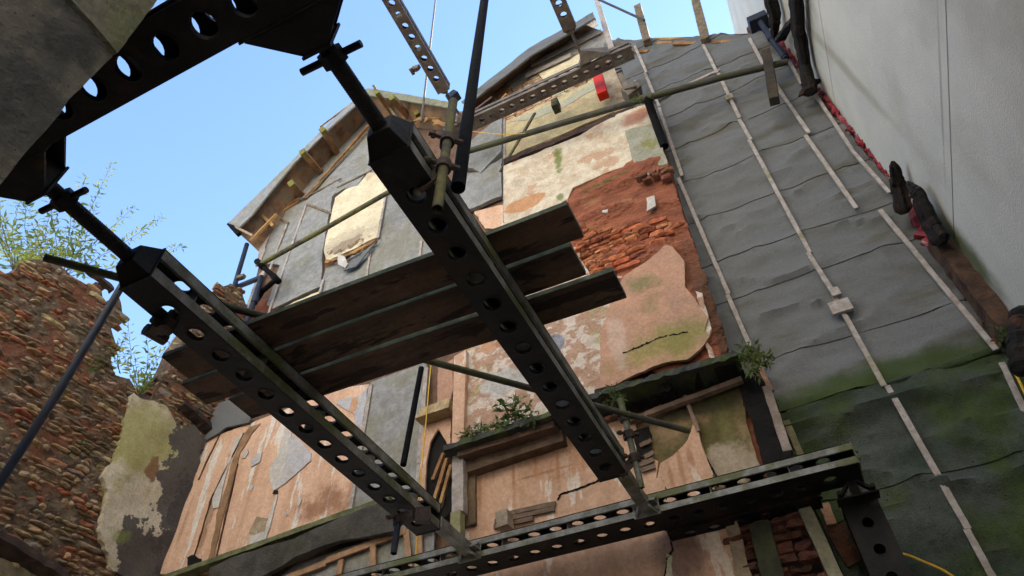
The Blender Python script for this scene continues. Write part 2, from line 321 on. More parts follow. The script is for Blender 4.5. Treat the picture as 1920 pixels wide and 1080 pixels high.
# ================================================================== GROUND
g = MB(); g.grid(lambda a, b: Vector(((a-.5)*1600, (b-.5)*1600, GZ)), 4, 4); tag(obj('ground', g, dirt), 'bare dark earth floor', None, None, 'structure')

# unseen wall added behind the camera to bounce sunlight onto the gables
ob = thing('bounce_wall', 'added pale wall out of view behind the camera, bouncing sunlight', 'wall', (-3,-7.5,GZ))
q = MB(); q.box((-14,-8,GZ), (9,-7.5,19)); obj('wall', q, mat('buff_render',(.62,.59,.53),(.56,.53,.48),2,.9,.2), ob)
for wx in (-10,-6.5,-3,.5,4):
    for wz in (1.2,5.0,8.8):
        q = MB(); q.box((wx-.5,-7.52,wz), (wx+.5,-7.47,wz+1.6)); obj('window', q, mat('dark_glass',(.03,.035,.04),(.02,.02,.025),2,.2,.0,spec=.5) if 'dark_glass' not in MATS else MATS['dark_glass'], ob)
        q = MB(); q.box((wx-.6,-7.5,wz-.1), (wx+.6,-7.38,wz-.002)); obj('sill', q, MATS['buff_render'], ob)
# ================================================================== FELT WALL (right)
JL = lambda x, y: .003*noise.noise(Vector((x,y,0)))
def folds(u, v, amp=.02):
    return amp*(noise.noise(Vector((u*.7+3, v*3.2, 1)))*1.0 + .5*noise.noise(Vector((u*1.9, v*7, 4))))
fw = thing('felt_clad_wall', 'high wall clad in overlapping strips of grey roofing felt, right of the chimney breast', 'wall', (1.0, D, GZ))
# masonry core
core = MB(); x0, x1 = -1.6, RX-.03
pTL, pTR = oy(1128,82,D), oy(1405,70,D)
core.hexa([(x0,D+.04,GZ),(x1,D+.04,GZ),(x1,D+.4,GZ),(x0,D+.4,GZ)], [(x0,D+.04,pTL.z-.12),(x1,D+.04,pTR.z-.22),(x1,D+.4,pTR.z-.22),(x0,D+.4,pTL.z-.12)])
obj('masonry_core', core, mortar, fw)
def zroof(x): t = (x-pTL.x)/(pTR.x-pTL.x); return pTL.z+(pTR.z-pTL.z)*t
seams = [13.2,12.2,11.28,10.38,9.54,8.67,7.78,6.92,6.08,5.45,4.50,3.88]
def feltrow(z1, z0, m, xl, xr, amp=.062, over=.05, name='felt_sheet', parent=fw, y=D, top=zroof, sag=0, tint=None):
    b = MB(); nu = max(6, int((xr-xl)/.05)); nv = max(4, int((z1-z0)/.05)); ph = random.uniform(0,50)
    def fn(a, c):
        x = xl+(xr-xl)*a; z = (z0-over)+(z1-z0+over)*c
        z -= (.008*noise.noise(Vector((x*1.3, ph, 2))) + .008*noise.noise(Vector((x*6, ph, 2))))*(1-c)
        if top: z = min(z, top(x))
        r1 = 1-abs(noise.noise(Vector((x*.9+.25*z, z*2.2, 1))))*2.6; r2 = 1-abs(noise.noise(Vector((x*1.6-.3*z, z*5, 4))))*2.4
        t = .004 + .012*(1-c) + amp*(.5+.5*noise.noise(Vector((x*.7, z*1.6, 9)))) + amp*.9*max(0,r1)**3 + amp*.45*max(0,r2)**3
        t += .006*max(0, noise.noise(Vector((x*5, ph, 3))))*(1-c)**6
        return Vector((x, y-t, z))
    b.grid(fn, nu, nv)
    # underside lip so the lap throws a true shadow
    lo = [Vector(b.v[i]) for i in range(nu+1)]; b.add(lo+[v+Vector((0,.02,0)) for v in lo], [(i, i+1, nu+2+i, nu+1+i) for i in range(nu)])
    return obj(name, b, m, parent, smooth=True, recalc=False)
for i in range(len(seams)-1):
    feltrow(seams[i], seams[i+1], felt, -.42 if i < 5 else -.2, x1)
for a, b_ in ((3.80,2.92),(2.92,2.0),(2.0,1.0),(1.0,.0),(0,-1.6)):
    feltrow(a, b_, feltg, .12, x1+.05, amp=.085)
roll = MB(); pts = [oy(1478,778,D-.03)+Vector((0,0,0)), oy(1560,752,D-.04), oy(1665,722,D-.05), oy(1770,690,D-.05), oy(1872,655,D-.03)]
roll.tube([pts[int(i//6)].lerp(pts[min(4,int(i//6)+1)], (i%6)/6) for i in range(25)], .045, 10, wob=.12); obj('ledge_roll', roll, feltg, fw, smooth=True)['label'] = 'dark mossy roll of felt along the ledge'
# timber verge strip on top
v = MB(); 
for a, b_, o_ in (((1150,84),(1260,80),.02),((1150,98),(1215,96),.05),((1225,74),(1320,72),.03),((1262,82),(1330,80),.06),((1330,70),(1404,66),.03),((1335,80),(1392,76),.06)):
    v.bar(oy(*a,D-o_), oy(*b_,D-o_), .07, .03)
obj('verge_board', v, brownwood, fw, bevel=.003)
def battens(parent, segs, y=D-.03, w=.048, h=.022, m=palewood, name='batten'):
    out = []
    for i, (a, b_) in enumerate(segs):
        q = MB(); dz = .006*(i%2); q.bar(oy(*a,y-dz), oy(*b_,y-dz), w, h, n=6, jit=.0025); out.append(obj(name, q, m, parent, bevel=.002))
    return out
YB = D-.11
battens(fw, [((1190,86),(1212,136)),((1209,137),(1236,200)),((1236,202),(1279,330)),((1272,334),(1366,552)),((1364,553),(1407,650)),
  ((1318,84),(1345,137)),((1347,138),(1387,222)),((1386,224),(1408,262)),((1404,262),(1519,474)),((1515,474),(1563,550)),((1562,552),(1658,724)),
  ((1405,72),(1436,130)),((1450,152),(1517,250)),((1510,254),(1606,391)),((1650,394),(1868,656)),((1664,724),(1815,992)),((1812,992),(1862,1084)),((1878,680),(1935,800))], YB)
blk = MB()
for p, wd, hh in (((1367,182),.11,.13),((1566,548),.09,.11),((1576,575),.20,.16)):
    c = oy(*p, YB-.03); blk.box((c.x-wd/2, c.y-.02, c.z-hh/2), (c.x+wd/2, c.y+.02, c.z+hh/2))
obj('batten_block', blk, palewood, fw, bevel=.003)
# ledge masonry strip and insulation in the corner
c = MB(); P = [(1700,385),(1716,380),(1890,640),(1872,655)]
rubble(c, ypoly(P, D-.02), yframe(D-.06), (.05,.09), (.06,.12), (.02,.05), REDS); obj('edge_brickwork', c, brick, fw)
lat = MB()
for a, b_ in (((1528,176),(1600,285)),((1600,285),(1668,362)),((1478,112),(1503,158))): lat.bar(oy(*a,D-.13), oy(*b_,D-.13), .04, .03)
obj('corner_lath', lat, palewood, fw)
ins = MB()
def lumps(m, a, b_, y, n, r, j=.03):
    pts = []
    for i in range(n+1):
        p = oy(a[0]+(b_[0]-a[0])*i/n, a[1]+(b_[1]-a[1])*i/n, y); pts.append(p+Vector((random.uniform(-j,j), random.uniform(-j,j), random.uniform(-j,j))))
    m.tube(pts, [r*random.uniform(.6,1.35) for _ in pts], 9, wob=.3)
lumps(ins, (1463,80), (1512,140), D-.05, 26, .055, .04); lumps(ins, (1500,110), (1522,165), D-.03, 20, .045, .035); lumps(ins, (1538,168), (1672,330), D-.10, 80, .046, .03); lumps(ins, (1700,375), (1752,470), D-.08, 30, .05, .035)
tag(obj('insulation_strip', ins, redins, smooth=True), 'ragged red and pink strip of insulation stuffed in the corner beside the pale wall', 'insulation')

# ================================================================== PALE RENDERED WALL (far right)
pw = thing('rendered_wall', 'tall pale grey rendered wall of large panels on the right', 'wall', (RX+.2, 3, GZ))
b = MB(); b.box((RX+.02,-4,GZ), (RX+.5,9,14.5)); obj('wall_core', b, concrete, pw)
zz = [-1.6, 1.2, 4.93, 8.0, 10.2, 14.4]
for a, b_ in zip(zz, zz[1:]):
    b = MB()
    for j,(ya, yb) in enumerate(((-4,9),)):
        b.box((RX, ya, a+.006), (RX+.03, yb, b_-.006))
    obj('render_panel', b, rend, pw, bevel=.006)

# charred timbers standing in the corner
def cpt(px, py, y):
    p = oy(px, py, y); return p if p.x < RX-.12 else ox(px, py, RX-.12)
def charred(name, label, pts, rs, group='charred timber stumps along the corner'):
    m = MB(); P = []; Rr = []
    for i in range(len(pts)-1):
        for k in range(8):
            P.append(pts[i].lerp(pts[i+1], k/8)+Vector([random.uniform(-.006,.006) for _ in range(3)])); Rr.append((rs[i]+(rs[i+1]-rs[i])*k/8)*(1+.22*noise.noise(Vector((i*3+k*.45, rs[0]*50, 3)))))
    P.append(pts[-1]); Rr.append(rs[-1]); d_ = (pts[-1]-pts[-2]).normalized(); P.append(pts[-1]+d_*.05); Rr.append(rs[-1]*.45); d0 = (pts[0]-pts[1]).normalized(); P.insert(0, pts[0]+d0*.06); Rr.insert(0, rs[0]*.35); m.tube(P, Rr, 13, wob=.025, prof=[random.uniform(.58,1.2) for _ in range(13)]); return tag(obj(name, m, charm), label, 'charred timber', group)
yc = D-.30
charred('charred_post', 'long charred post leaning in the corner above the red insulation', [cpt(1489,-40,yc), cpt(1497,60,yc), cpt(1508,120,yc), cpt(1518,172,yc)], [.10,.09,.085,.10])
charred('charred_branch', 'short forked charred piece propped against the long charred post', [cpt(1495,28,yc), cpt(1476,50,yc), cpt(1462,72,yc)], [.05,.055,.07])
charred('charred_splinter', 'split brown charred timber beside the blue downpipe', [cpt(1440,-20,yc), cpt(1452,25,yc), cpt(1452,65,yc)], [.10,.09,.05])
charred('charred_stump', 'upright burnt stump standing at the lower end of the red strip', [cpt(1676,312,yc), cpt(1684,350,yc), cpt(1694,392,yc)], [.045,.075,.085])
charred('charred_beam_end', 'hooked black burnt beam end leaning on the pale wall', [cpt(1706,346,yc), cpt(1722,362,yc), cpt(1742,410,yc), cpt(1765,448,yc)], [.03,.07,.085,.09])
lb = MB(); lb.bar(oy(1756,452,D-.25), oy(1893,628,D-.25), .15, .2, n=14, jit=.01); tag(obj('corner_beam', lb, mat('rusty_timber',(.11,.06,.035),(.05,.03,.02),6,.9,.8,16)), 'brown rough timber running down the corner below the burnt stumps', 'timber')
charred('charred_block', 'thick black stub at the right edge beside the sloping brown timber', [oy(1916,588,4.9), oy(1916,640,4.9), oy(1922,688,4.9)], [.12,.14,.13])
charred('charred_knot', 'small burnt knot where the long charred post meets the felt', [oy(1503,176,yc), oy(1520,160,yc), oy(1535,152,yc)], [.04,.08,.04])

# timber posts sticking up over the felt roof edge
def post(label, a, b_, y, w, m=wood, dy=0):
    q = MB(); q.bar(oy(*a,y+dy), oy(*b_,y), w, w, n=5, jit=.004); return tag(obj('timber_post', q, m, bevel=.006), label, 'timber post', 'timber posts standing along the felt wall top')
post('green edged timber post on the roof edge nearest the galvanised beam', (1196,14), (1214,80), D-.12, .14)
post('tall pale timber post standing alone on the roof edge', (1305,4), (1324,78), D-.12, .15)
post('short dark timber post with green top in front of the felt and drainpipe', (1437,98), (1452,190), D-.45, .13, mat('dark_timber',(.06,.045,.03),(.03,.025,.02),6,.9,.5,20))
q = MB(); q.bar(oy(1116,-10,D-.1), oy(1147,92,D-.1), .11, .04); tag(obj('white_verge_post', q, palewood, bevel=.003), 'pale white board rising past the gable tip', 'board')
def pipe(name, label, cat, pts, r, m, y=None, group=None, open_end=False, parent=None, seg=14):
    P = [p if isinstance(p, Vector) else oy(p[0], p[1], y if len(p) == 2 else p[2]) for p in pts]; q = MB()
    Q = []
    for i in range(len(P)-1):
        n = 6
        for k in range(n): Q.append(P[i].lerp(P[i+1], k/n))
    Q.append(P[-1]); q.tube(Q, r, seg, open_end=open_end); o = obj(name, q, m, parent, smooth=True)
    return tag(o, label, cat, group) if not parent else o
pipe('rail_tube', 'thin grey tube running down to the roof edge post beside the gable', 'tube', [(1118,-3),(1208,38)], .024, tubem, D-.3)

# gutter end, hopper and downpipe at top right
gt = thing('roof_gutter', 'blue gutter box with cream soffit at the roof corner top right', 'gutter', oy(1420,45,D-.2))
q = MB(); c = oy(1424,40,D-.2); q.box((c.x-.17,c.y-.12,c.z-.10), (c.x+.17,c.y+.14,c.z+.08)); obj('gutter_box', q, bluepipe, gt, bevel=.01)
q = MB(); P = [oy(a,b,D+.35) for a, b in ((1394,-30),(1404,32),(1428,16),(1452,8),(1452,-30))]; n=len(P); q.add(P+[p+Vector((0,.05,.02)) for p in P], [tuple(range(n)), tuple(range(2*n-1,n-1,-1))]+[(i,(i+1)%n,n+(i+1)%n,n+i) for i in range(n)])
obj('soffit', q, mat('cream_paint',(.62,.53,.38),(.58,.49,.34),3,.7,.05), gt)
q = MB(); q.bar(oy(1402,56,D-.05), oy(1440,50,D-.05), .07, .1); obj('bracket', q, brownwood, gt)
dp = thing('downpipe', 'blue downpipe falling from the gutter box beside charred timber', 'downpipe', oy(1473,110,D-.25))
pipe('pipe', None, None, [(1426,42),(1444,70),(1474,110)], .045, bluepipe, D-.25, parent=dp)
q = MB(); q.tube([oy(1443,68,D-.25), oy(1447,74,D-.25)], .055, 12); q.tube([oy(1467,99,D-.25), oy(1472,107,D-.25)], .055, 12); obj('collar', q, bluepipe, dp)
# long black waste pipe over the chimney breast
wp = thing('waste_pipe', 'long dark mossy waste pipe crossing the chimney breast and felt to the downpipe', 'pipe', oy(1213,183,5.2))
pipe('pipe', None, None, [(870,286,5.15),(1050,232,5.15),(1213,184,5.2),(1350,146,5.4),(1476,116,D-.25)], .05, tubem, parent=wp)
pipe('branch', None, None, [(1213,184,5.2),(1224,215,5.35),(1246,275,5.45)], .06, darkpipe, parent=wp)
q = MB(); q.tube([oy(1202,187,5.2), oy(1224,181,5.21)], .068, 12); obj('collar', q, tubem, wp, smooth=True)
q = MB(); q.bar(oy(1222,190,D-.1), oy(1350,131,D-.12), .05, .03); tag(obj('loose_lath', q, palewood), 'loose pale lath lying across the felt above the drainpipe', 'lath')

# ================================================================== LEFT GABLE WALL
gw = thing('gable_wall', 'tall gabled wall left of the chimney breast, patched with felt, board and peeling plaster', 'wall', (-4.4, D+.2, GZ))
P = [(492,472),(540,392),(600,312),(697,208),(760,205),(845,222),(880,200),(940,165),(1040,90),(1112,50),(1146,92),(1150,210),(1230,260),(1300,1160),(240,1240),(294,1078),(384,812),(460,600)]
obj('masonry', solid(P, D+.02, .38), mortar, gw)
rb = MB(); rubble(rb, ypoly([(930,150),(1000,120),(1080,98),(1190,110),(1190,190),(1000,280),(930,300)], D), yframe(D-.02), (.07,.08), (.18,.24), (.008,.02), ((.46,.30,.20),(.40,.22,.14),(.52,.40,.28),(.42,.26,.17)), gap=.006, noz=.004)
obj('brickwork', rb, brick, gw)
def fsheet(name, pix, y=D, m=feltL, amp=.02, thick=.02, label=None, rg=.01, parent=None, fx=1.2, fz=2.2):
    ph = random.uniform(0,60)
    o = obj(name, sheet(pix, y, thick, amp=rg, inner=.07, fn=lambda u, v: amp*(noise.noise(Vector((u*fx, v*fz, ph)))+.4*noise.noise(Vector((u*4, v*5, ph))))+amp*.6), m, parent or gw, smooth=True)
    if label: o['label'] = label
    return o
fsheet('felt_sheet', [(540,394),(598,314),(650,256),(702,204),(745,240),(762,345),(700,330),(640,346),(580,380)], amp=.01)
fsheet('felt_sheet', [(514,418),(545,394),(574,382),(634,336),(640,350),(626,372),(607,476),(604,541),(555,562),(515,582),(503,574),(528,500),(505,498),(486,500)], amp=.035, thick=.03, label='loose grey felt sheet with curled lower edge')
fsheet('felt_sheet', [(640,345),(668,332),(697,318),(760,290),(800,340),(735,350),(690,326),(672,352),(650,357),(632,368)], amp=.02, thick=.045)
fsheet('felt_sheet', [(724,366),(780,330),(880,545),(700,610),(560,668),(540,655),(603,545),(612,505),(706,452)], amp=.012)
fsheet('felt_sheet', [(700,470),(800,440),(880,560),(600,700),(545,680)], D-.02, amp=.012)
fsheet('felt_sheet', [(868,288),(945,222),(944,292),(925,310),(905,330),(890,322),(868,318)], D-.03, amp=.06, thick=.05, label='buckled felt sheet with wavy lower edge')
fsheet('felt_sheet', [(850,330),(900,328),(925,312),(944,300),(943,372),(893,394),(866,402)], D-.02, amp=.05, thick=.03)
# cream boarded window
win = patch('boarded_window', [(650,357),(672,350),(692,325),(722,330),(760,352),(725,366),(707,447),(670,466),(614,492),(609,470),(630,372)], D-.05, cream, gw, .03, 'cream board over a window, rotted brown at the foot', amp=.012, inner=.2)
q = MB(); rb2 = [(612,492),(640,486),(672,470),(706,452)]
for i in range(3): q.bar(oy(*rb2[i],D-.10), oy(*rb2[i+1],D-.10), .07, .06, n=5, jit=.015)
obj('rotten_sill', q, brownwood, win)
patch('felt_flap', [(640,500),(660,492),(700,458),(708,452),(700,462),(668,500),(646,508)], D-.12, felt, gw, .012)
patch('cloth_rag', [(634,478),(646,482),(654,496),(648,504),(636,496)], D-.14, paper, gw, .02)
patch('brick_patch', [(440,600),(500,560),(515,582),(560,668),(520,690),(430,660)], D-.01, redmort, gw, .01, amp=.02)
patch('plaster', [(515,585),(560,563),(604,545),(600,560),(545,585),(505,600)], D-.01, cream, gw, .012)
patch('plaster', [(890,398),(945,385),(948,425),(910,430)], D, peachL, gw, .015)
battens(gw, [((574,384),(552,448)),((551,450),(529,512)),((538,420),(505,508)),((723,366),(709,446)),((696,462),(687,522)),((790,452),(787,485)),((945,224),(946,300)),((946,302),(946,416)),((606,524),(600,548)),
             ((529,512),(498,604))], D-.06)
battens(gw, [((576,383),(622,400)),((697,238),(574,372)),((548,382),(596,358)),((596,358),(640,334)),((632,352),(697,319)),((540,418),(520,405)),((517,405),(488,490))], D-.065, m=wood)
patch('trim_board', [(505,405),(520,402),(489,498),(481,500)], D-.05, palewood, gw, .03)
patch('trim_board', [(484,520),(500,505),(450,650),(436,650)], D-.05, palewood, gw, .03)
# gable top pieces left of the white post
patch('cream_board', [(1010,140),(1095,98),(1130,120),(1110,128),(1030,165)], D-.03, cream, gw, .02, amp=.01)
patch('plaster', [(948,232),(1000,205),(1060,178),(1112,152),(1145,180),(1185,196),(1120,225),(1060,250),(948,298)], D-.03, mat('yellow_plaster',(.55,.46,.25),(.42,.36,.22),5,.9,.3,16,c3=(.48,.28,.17),s3=3,t3=(.55,.7)), gw, .02, amp=.02)
patch('plaster', [(955,230),(1060,188),(1112,155),(1114,168),(1062,200),(1000,225)], D-.045, mat('green_plaster',(.34,.37,.30),(.44,.40,.28),5,.9,.3,16), gw, .012)
fsheet('felt_sheet', [(950,160),(985,118),(1100,50),(1135,62),(1148,96),(1092,98),(1010,138),(960,168)], D-.02, amp=.015)
battens(gw, [((996,122),(1128,58)),((985,143),(1070,103))], D-.09, w=.16, m=palewood); battens(gw, [((946,186),(960,175)),((1000,126),(1066,82)),((930,182),(950,160)),((925,178),(945,168)),((935,190),(955,160))], D-.06, w=.1, m=brownwood)
pr = patch('pier', [(1132,140),(1152,130),(1188,205),(1150,215)], D-.08, mat('pale_timber',(.45,.38,.27),(.30,.22,.14),5,.9,.6,16), gw, .05)
patch('dark_opening', [(1150,130),(1166,128),(1180,185),(1176,200),(1160,170)], D-.06, blackm, gw, .01, amp=.003)
q = MB(); a_, b_ = oy(1121,142,D-.35), oy(1131,180,D-.35); q.bar(a_, b_, .17, .16, n=2, jit=0); tag(obj('red_block', q, redp, bevel=.01), 'bright red block packed under the galvanised beam', 'block')
q = MB(); q.bar(oy(1042,192,D-.3), oy(1043,205,D-.3), .12, .18, n=2); tag(obj('timber_stub', q, mat('stub_green',(.11,.11,.04),(.05,.045,.03),6,.9,.4,20), bevel=.006), 'short mossy timber stub poking out below the galvanised beam', 'timber')
q = MB(); q.bar(oy(1003,212,D-.5), oy(938,322,D-.3), .045, .03); tag(obj('leaning_lath', q, greentube), 'thin green lath leaning across the plaster left of the breast', 'lath')

# pale panels on the lower left wall
LW = D-.02
patch('wall_panel', [(375,830),(470,795),(560,760),(640,730),(693,722),(684,780),(655,968),(600,985),(470,1030),(330,1078),(294,1078),(330,960)], LW, peachL, gw, .02, 'peach coloured boards with torn paper and splits', amp=.012, inner=.12)
q = MB(); 
for (a,b_) in (((458,812),(398,930)),((398,930),(362,1050)),((372,838),(318,985)),((412,815),(372,900)),((446,870),(402,1060))): q.bar(oy(*a,LW-.03), oy(*b_,LW-.03), .012, .02, n=9, jit=.006)
obj('split', q, mat('dark_split',(.10,.05,.03),(.05,.03,.02),6,.9), gw)
z1 = lambda L: [(280+x/2.512, 650+y/2.512) for x, y in L]
TP = LW-.028
for L, mm in (([(400,445),(450,402),(425,440),(400,500),(375,560),(352,640),(325,760),(298,765),(295,720),(340,610),(370,560)], paper), ([(470,380),(525,362),(480,410),(430,500),(400,620),(360,760),(330,880),(300,1010),(275,1010),(310,860),(318,790),(365,650),(385,560),(430,440)], stripe),
              ([(690,420),(765,500),(762,540),(700,590),(630,655),(600,655),(650,520),(660,430)], bluepaper), ([(640,385),(672,390),(650,520),(620,660),(585,680),(565,620),(575,560),(620,470)], paper),
              ([(598,695),(606,700),(575,830),(540,935),(480,930),(468,905),(500,870),(545,850),(570,790)], paper), ([(510,505),(532,500),(520,545),(480,568),(475,540)], bluepaper), ([(462,480),(468,500),(450,526),(434,524)], bluepaper),
              ([(1000,230),(1030,190),(1000,385),(975,370),(960,310),(915,290),(880,270),(900,250)], bluepaper), ([(955,245),(985,235),(970,330),(945,300)], mat('peach2',(.58,.34,.2),(.5,.28,.16))),
              ([(475,640),(490,655),(485,678),(472,672)], bluepaper), ([(705,712),(720,720),(705,752),(698,740)], paper), ([(640,770),(652,790),(643,800)], bluepaper),([(505,800),(560,810),(545,870),(490,890),(470,880)], mat('grey_scab',(.38,.30,.20),(.26,.20,.13)))):
    patch('torn_patch', z1(L), TP, mm, gw, .008, amp=.018, inner=.3)
patch('hole', z1([(180,990),(215,975),(245,1000),(240,1060),(180,1075)]), TP-.005, blackm, gw, .006, amp=.03)
patch('hole', z1([(590,675),(606,678),(604,692),(580,694)]), TP-.012, blackm, gw, .006, amp=.006)
battens(gw, [((696,722),(655,968)),((800,690),(786,870)),((786,870),(779,960))], LW-.05, w=.06, h=.03)
fsheet('felt_sheet', [(400,762),(436,750),(472,782),(470,794),(426,804),(412,815),(376,834),(386,800)], LW-.03, m=felt, amp=.015)
fsheet('felt_sheet', [(697,718),(802,680),(790,860),(780,1000),(655,968)], LW-.01, m=feltL, amp=.006)
fsheet('felt_sheet', [(500,1100),(560,1060),(760,990),(815,1000),(815,1140),(480,1170)], LW-.01, m=feltL, amp=.008)
fs = fsheet('felt_skirt', [(404,1072),(470,1042),(560,1015),(640,980),(735,945),(748,1000),(640,1018),(560,1050),(520,1072),(470,1100),(400,1100)], LW-.12, m=mat('sooty_felt',(.085,.08,.07),(.04,.04,.036),4,.9,.5,40,c3=(.06,.065,.035),s3=2,t3=(.55,.7)), amp=.06, thick=.04, label='dark crumpled felt hanging below the sill')
q = MB(); q.bar(oy(310,1088,LW-.1), oy(735,938,LW-.1), .07, .14, n=16, jit=.004); obj('sill', q, mat('mossy_sill',(.17,.18,.09),(.09,.10,.05),8,.9,.4), gw)
battens(gw, [((505,1096),(612,1056)),((612,1052),(762,995)),((762,995),(770,1080)),((700,1010),(700,1090)),((640,1050),(632,1100)),((784,960),(790,1080))], LW-.07, w=.07, h=.03, m=mat('orange_timber',(.40,.25,.15),(.30,.18,.11),6,.85,.3,20))

# ------------------------------------------------------------------ eaves of the left gable
ev = thing('roof_eave', 'overhanging left gable eave with stained brown soffit and grey felt verge', 'eave', oy(560,330,5.4))
YO = 5.27
IN = [(490,480),(512,410),(545,388),(600,322),(700,212),(735,250),(760,262)]
def eave(inn, out, y_o, m, th=.03, name='soffit'):
    b = MB(); n = len(inn)
    A = []; B = []
    for i in range(n-1):
        for k in range(5):
            t = k/5; A.append(oy(inn[i][0]*(1-t)+inn[i+1][0]*t, inn[i][1]*(1-t)+inn[i+1][1]*t, D-.02)); B.append(oy(out[i][0]*(1-t)+out[i+1][0]*t, out[i][1]*(1-t)+out[i+1][1]*t, y_o))
    A.append(oy(*inn[-1], D-.02)); B.append(oy(*out[-1], y_o)); N = len(A)
    rows = []
    for j in range(7):
        t = j/6; rows.append([A[i].lerp(B[i], t)+Vector((0,0,.012*noise.noise(Vector((i*.4, j*.6, 2))))) for i in range(N)])
    vs = [p for r in rows for p in r]; top = [p+Vector((-.01,0,th)) for p in vs]
    f = [(j*N+i, j*N+i+1, (j+1)*N+i+1, (j+1)*N+i) for j in range(6) for i in range(N-1)]; K = len(vs)
    f += [tuple(q+K for q in ff) for ff in f] + [(6*N+i, 6*N+i+1, K+6*N+i+1, K+6*N+i) for i in range(N-1)] + [(j*N, (j+1)*N, K+(j+1)*N, K+j*N) for j in range(6)]
    b.add(vs+top, f); return obj(name, b, m, ev)
eave([(490,476),(540,396),(598,321),(650,264),(702,212)], [(438,428),(490,370),(552,306),(620,240),(694,178)], YO, soffitm)
eave([(702,222),(740,232),(780,240),(835,245)], [(694,178),(735,182),(780,188),(840,200)], YO, soffitm)
def verge(pix, y, m): patch('felt_verge', pix, y, m, ev, .03, amp=.008)
verge([(430,420),(552,300),(616,234),(690,167),(694,176),(620,242),(554,307),(500,372),(474,405),(450,428)], YO-.02, MATS['pale_felt'])
verge([(690,167),(740,175),(842,193),(840,204),(735,187),(694,181)], YO-.02, mat('moss_verge',(.24,.24,.14),(.17,.17,.13),8))
b = MB()
for a, b_ in (((492,358),(560,300)),((600,238),(662,192)),((440,425),(474,442))): b.bar(oy(*a,YO-.02), oy(*b_,YO-.02), .045, .03)
obj('verge_batten', b, mat('tan_batten',(.36,.27,.18),(.26,.19,.12),6), ev)
b = MB(); b.bar(oy(430,420,YO), oy(448,440,YO), .09, .08); obj('gutter_end', b, darkpipe, ev, bevel=.01)
b = MB(); b.bar(oy(470,452,5.5), oy(518,402,5.6), .06, .05); b.bar(oy(492,404,5.5), oy(512,424,5.65), .06, .05); obj('inner_bearer', b, mat('new_timber',(.50,.30,.12),(.40,.23,.09),6), ev)
b = MB()
for a, b_ in (((512,408),(560,378)),((528,395),(562,372)),((600,340),(698,228)),((570,372),(600,342))): b.bar(oy(*a,D-.08), oy(*b_,D-.08), .05, .05, jit=.005)
obj('wall_plate', b, brownwood, ev)
def rafter(label, o_, r_, w=.13):
    a, b_ = oy(*r_, D-.02), None; k = oy(*o_, 5.2); yy = 5.2
    best = min((abs((oy(*o_, y).z)-a.z), y) for y in [4.6+.02*i for i in range(50)])[1]; b_ = oy(*o_, best-.12)
    q = MB(); q.bar(a, b_, w, w, n=6, jit=.008); return tag(obj('rafter_end', q, mat('rafter'+str(len(MATS)),(.38,.21,.10),(.22,.11,.05),6,.85,.6,22,aniso=(1,.3,1),stains=[(tuple(b_),(.3,.22,.3),(.20,.20,.05),.9,.8,.4,4)]), bevel=.006), label, 'rafter end', 'rafter ends under the gable verge')
rafter('splintered rafter end, lowest on the gable verge', (545,343), (566,366))
rafter('green tipped rafter end, second up the left verge', (566,284), (602,324))
rafter('green tipped rafter end, third up the left verge', (604,242), (632,288))
rafter('moss tipped rafter end just right of the gable peak', (706,172), (742,222), .11)
rafter('yellow tipped rafter end, second right of the gable peak', (734,182), (774,228), .12)
rafter('short broken rafter end near the roof valley', (780,210), (792,228), .12)
lt = MB(); lt.bar(oy(700,160,5.0), oy(722,200,5.4), .06, .04); lt.bar(oy(722,190,5.4), oy(760,245,5.7), .05, .04); tag(obj('verge_lath', lt, wood), 'thin mossy lath sticking up at the gable peak', 'lath')
b = MB()
for i in range(9):
    x = 800+random.uniform(-35,140); y = 228-(x-800)*.22+random.uniform(-8,10); a = random.uniform(-.5,.9)
    b.bar(oy(x,y,5.6), oy(x+30*math.cos(a),y-30*math.sin(a),5.55), random.uniform(.04,.10), .03, jit=.01)
obj('broken_lath', b, brownwood, ev)['label'] = 'tangle of broken orange laths in the valley'
# second gable verge
ev = thing('gable_verge', 'rusty brown verge board climbing to the right hand gable peak', 'verge', oy(1000,100,5.5))
eave([(885,208),(1010,112),(1122,48)], [(872,196),(996,98),(1114,28)], 5.45, soffitm)
verge([(866,193),(992,93),(1113,25),(1116,36),(1000,104),(876,200)], 5.42, felt)
# soil pipes on the left
sp = thing('soil_pipe', 'mossy green pipe with black elbows crossing the boarded window', 'pipe', oy(500,520,5.4))
pipe('pipe', None, None, [(488,496,5.35),(600,434,5.35),(722,364,5.35),(800,322,5.35)], .045, greentube, parent=sp)
pipe('elbow', None, None, [(488,496,5.35),(519,523,5.5),(492,546,5.6),(482,562,5.65)], .048, darkpipe, parent=sp)
q = MB(); q.tube([oy(482,490,5.34), oy(495,502,5.38)], .06, 12); q.tube([oy(512,517,5.48), oy(522,528,5.52)], .06, 12); obj('collar', q, darkpipe, sp, smooth=True)
bp_ = thing('blue_soil_pipe', 'blue bent pipe falling past the white trim left of the felt', 'pipe', oy(480,560,5.5))
pipe('pipe', None, None, [(445,538,5.6),(490,520,5.5),(478,560,5.5),(462,606,5.5)], .05, bluepipe, parent=bp_)
q = MB(); q.tube([oy(480,556,5.5), oy(476,568,5.5)], .062, 12); obj('collar', q, bluepipe, bp_, smooth=True)
pipe('grey_downpipe', 'slate blue vertical downpipe below the gutter end', 'downpipe', [(463,458,5.5),(440,535,5.5),(436,548,5.5)], .045, bluepipe)
q = MB(); q.bar(oy(445,522,5.5), oy(458,518,5.5), .08, .08); tag(obj('bracket_block', q, wood), 'small mossy block fixed beside the slate blue downpipe', 'block')

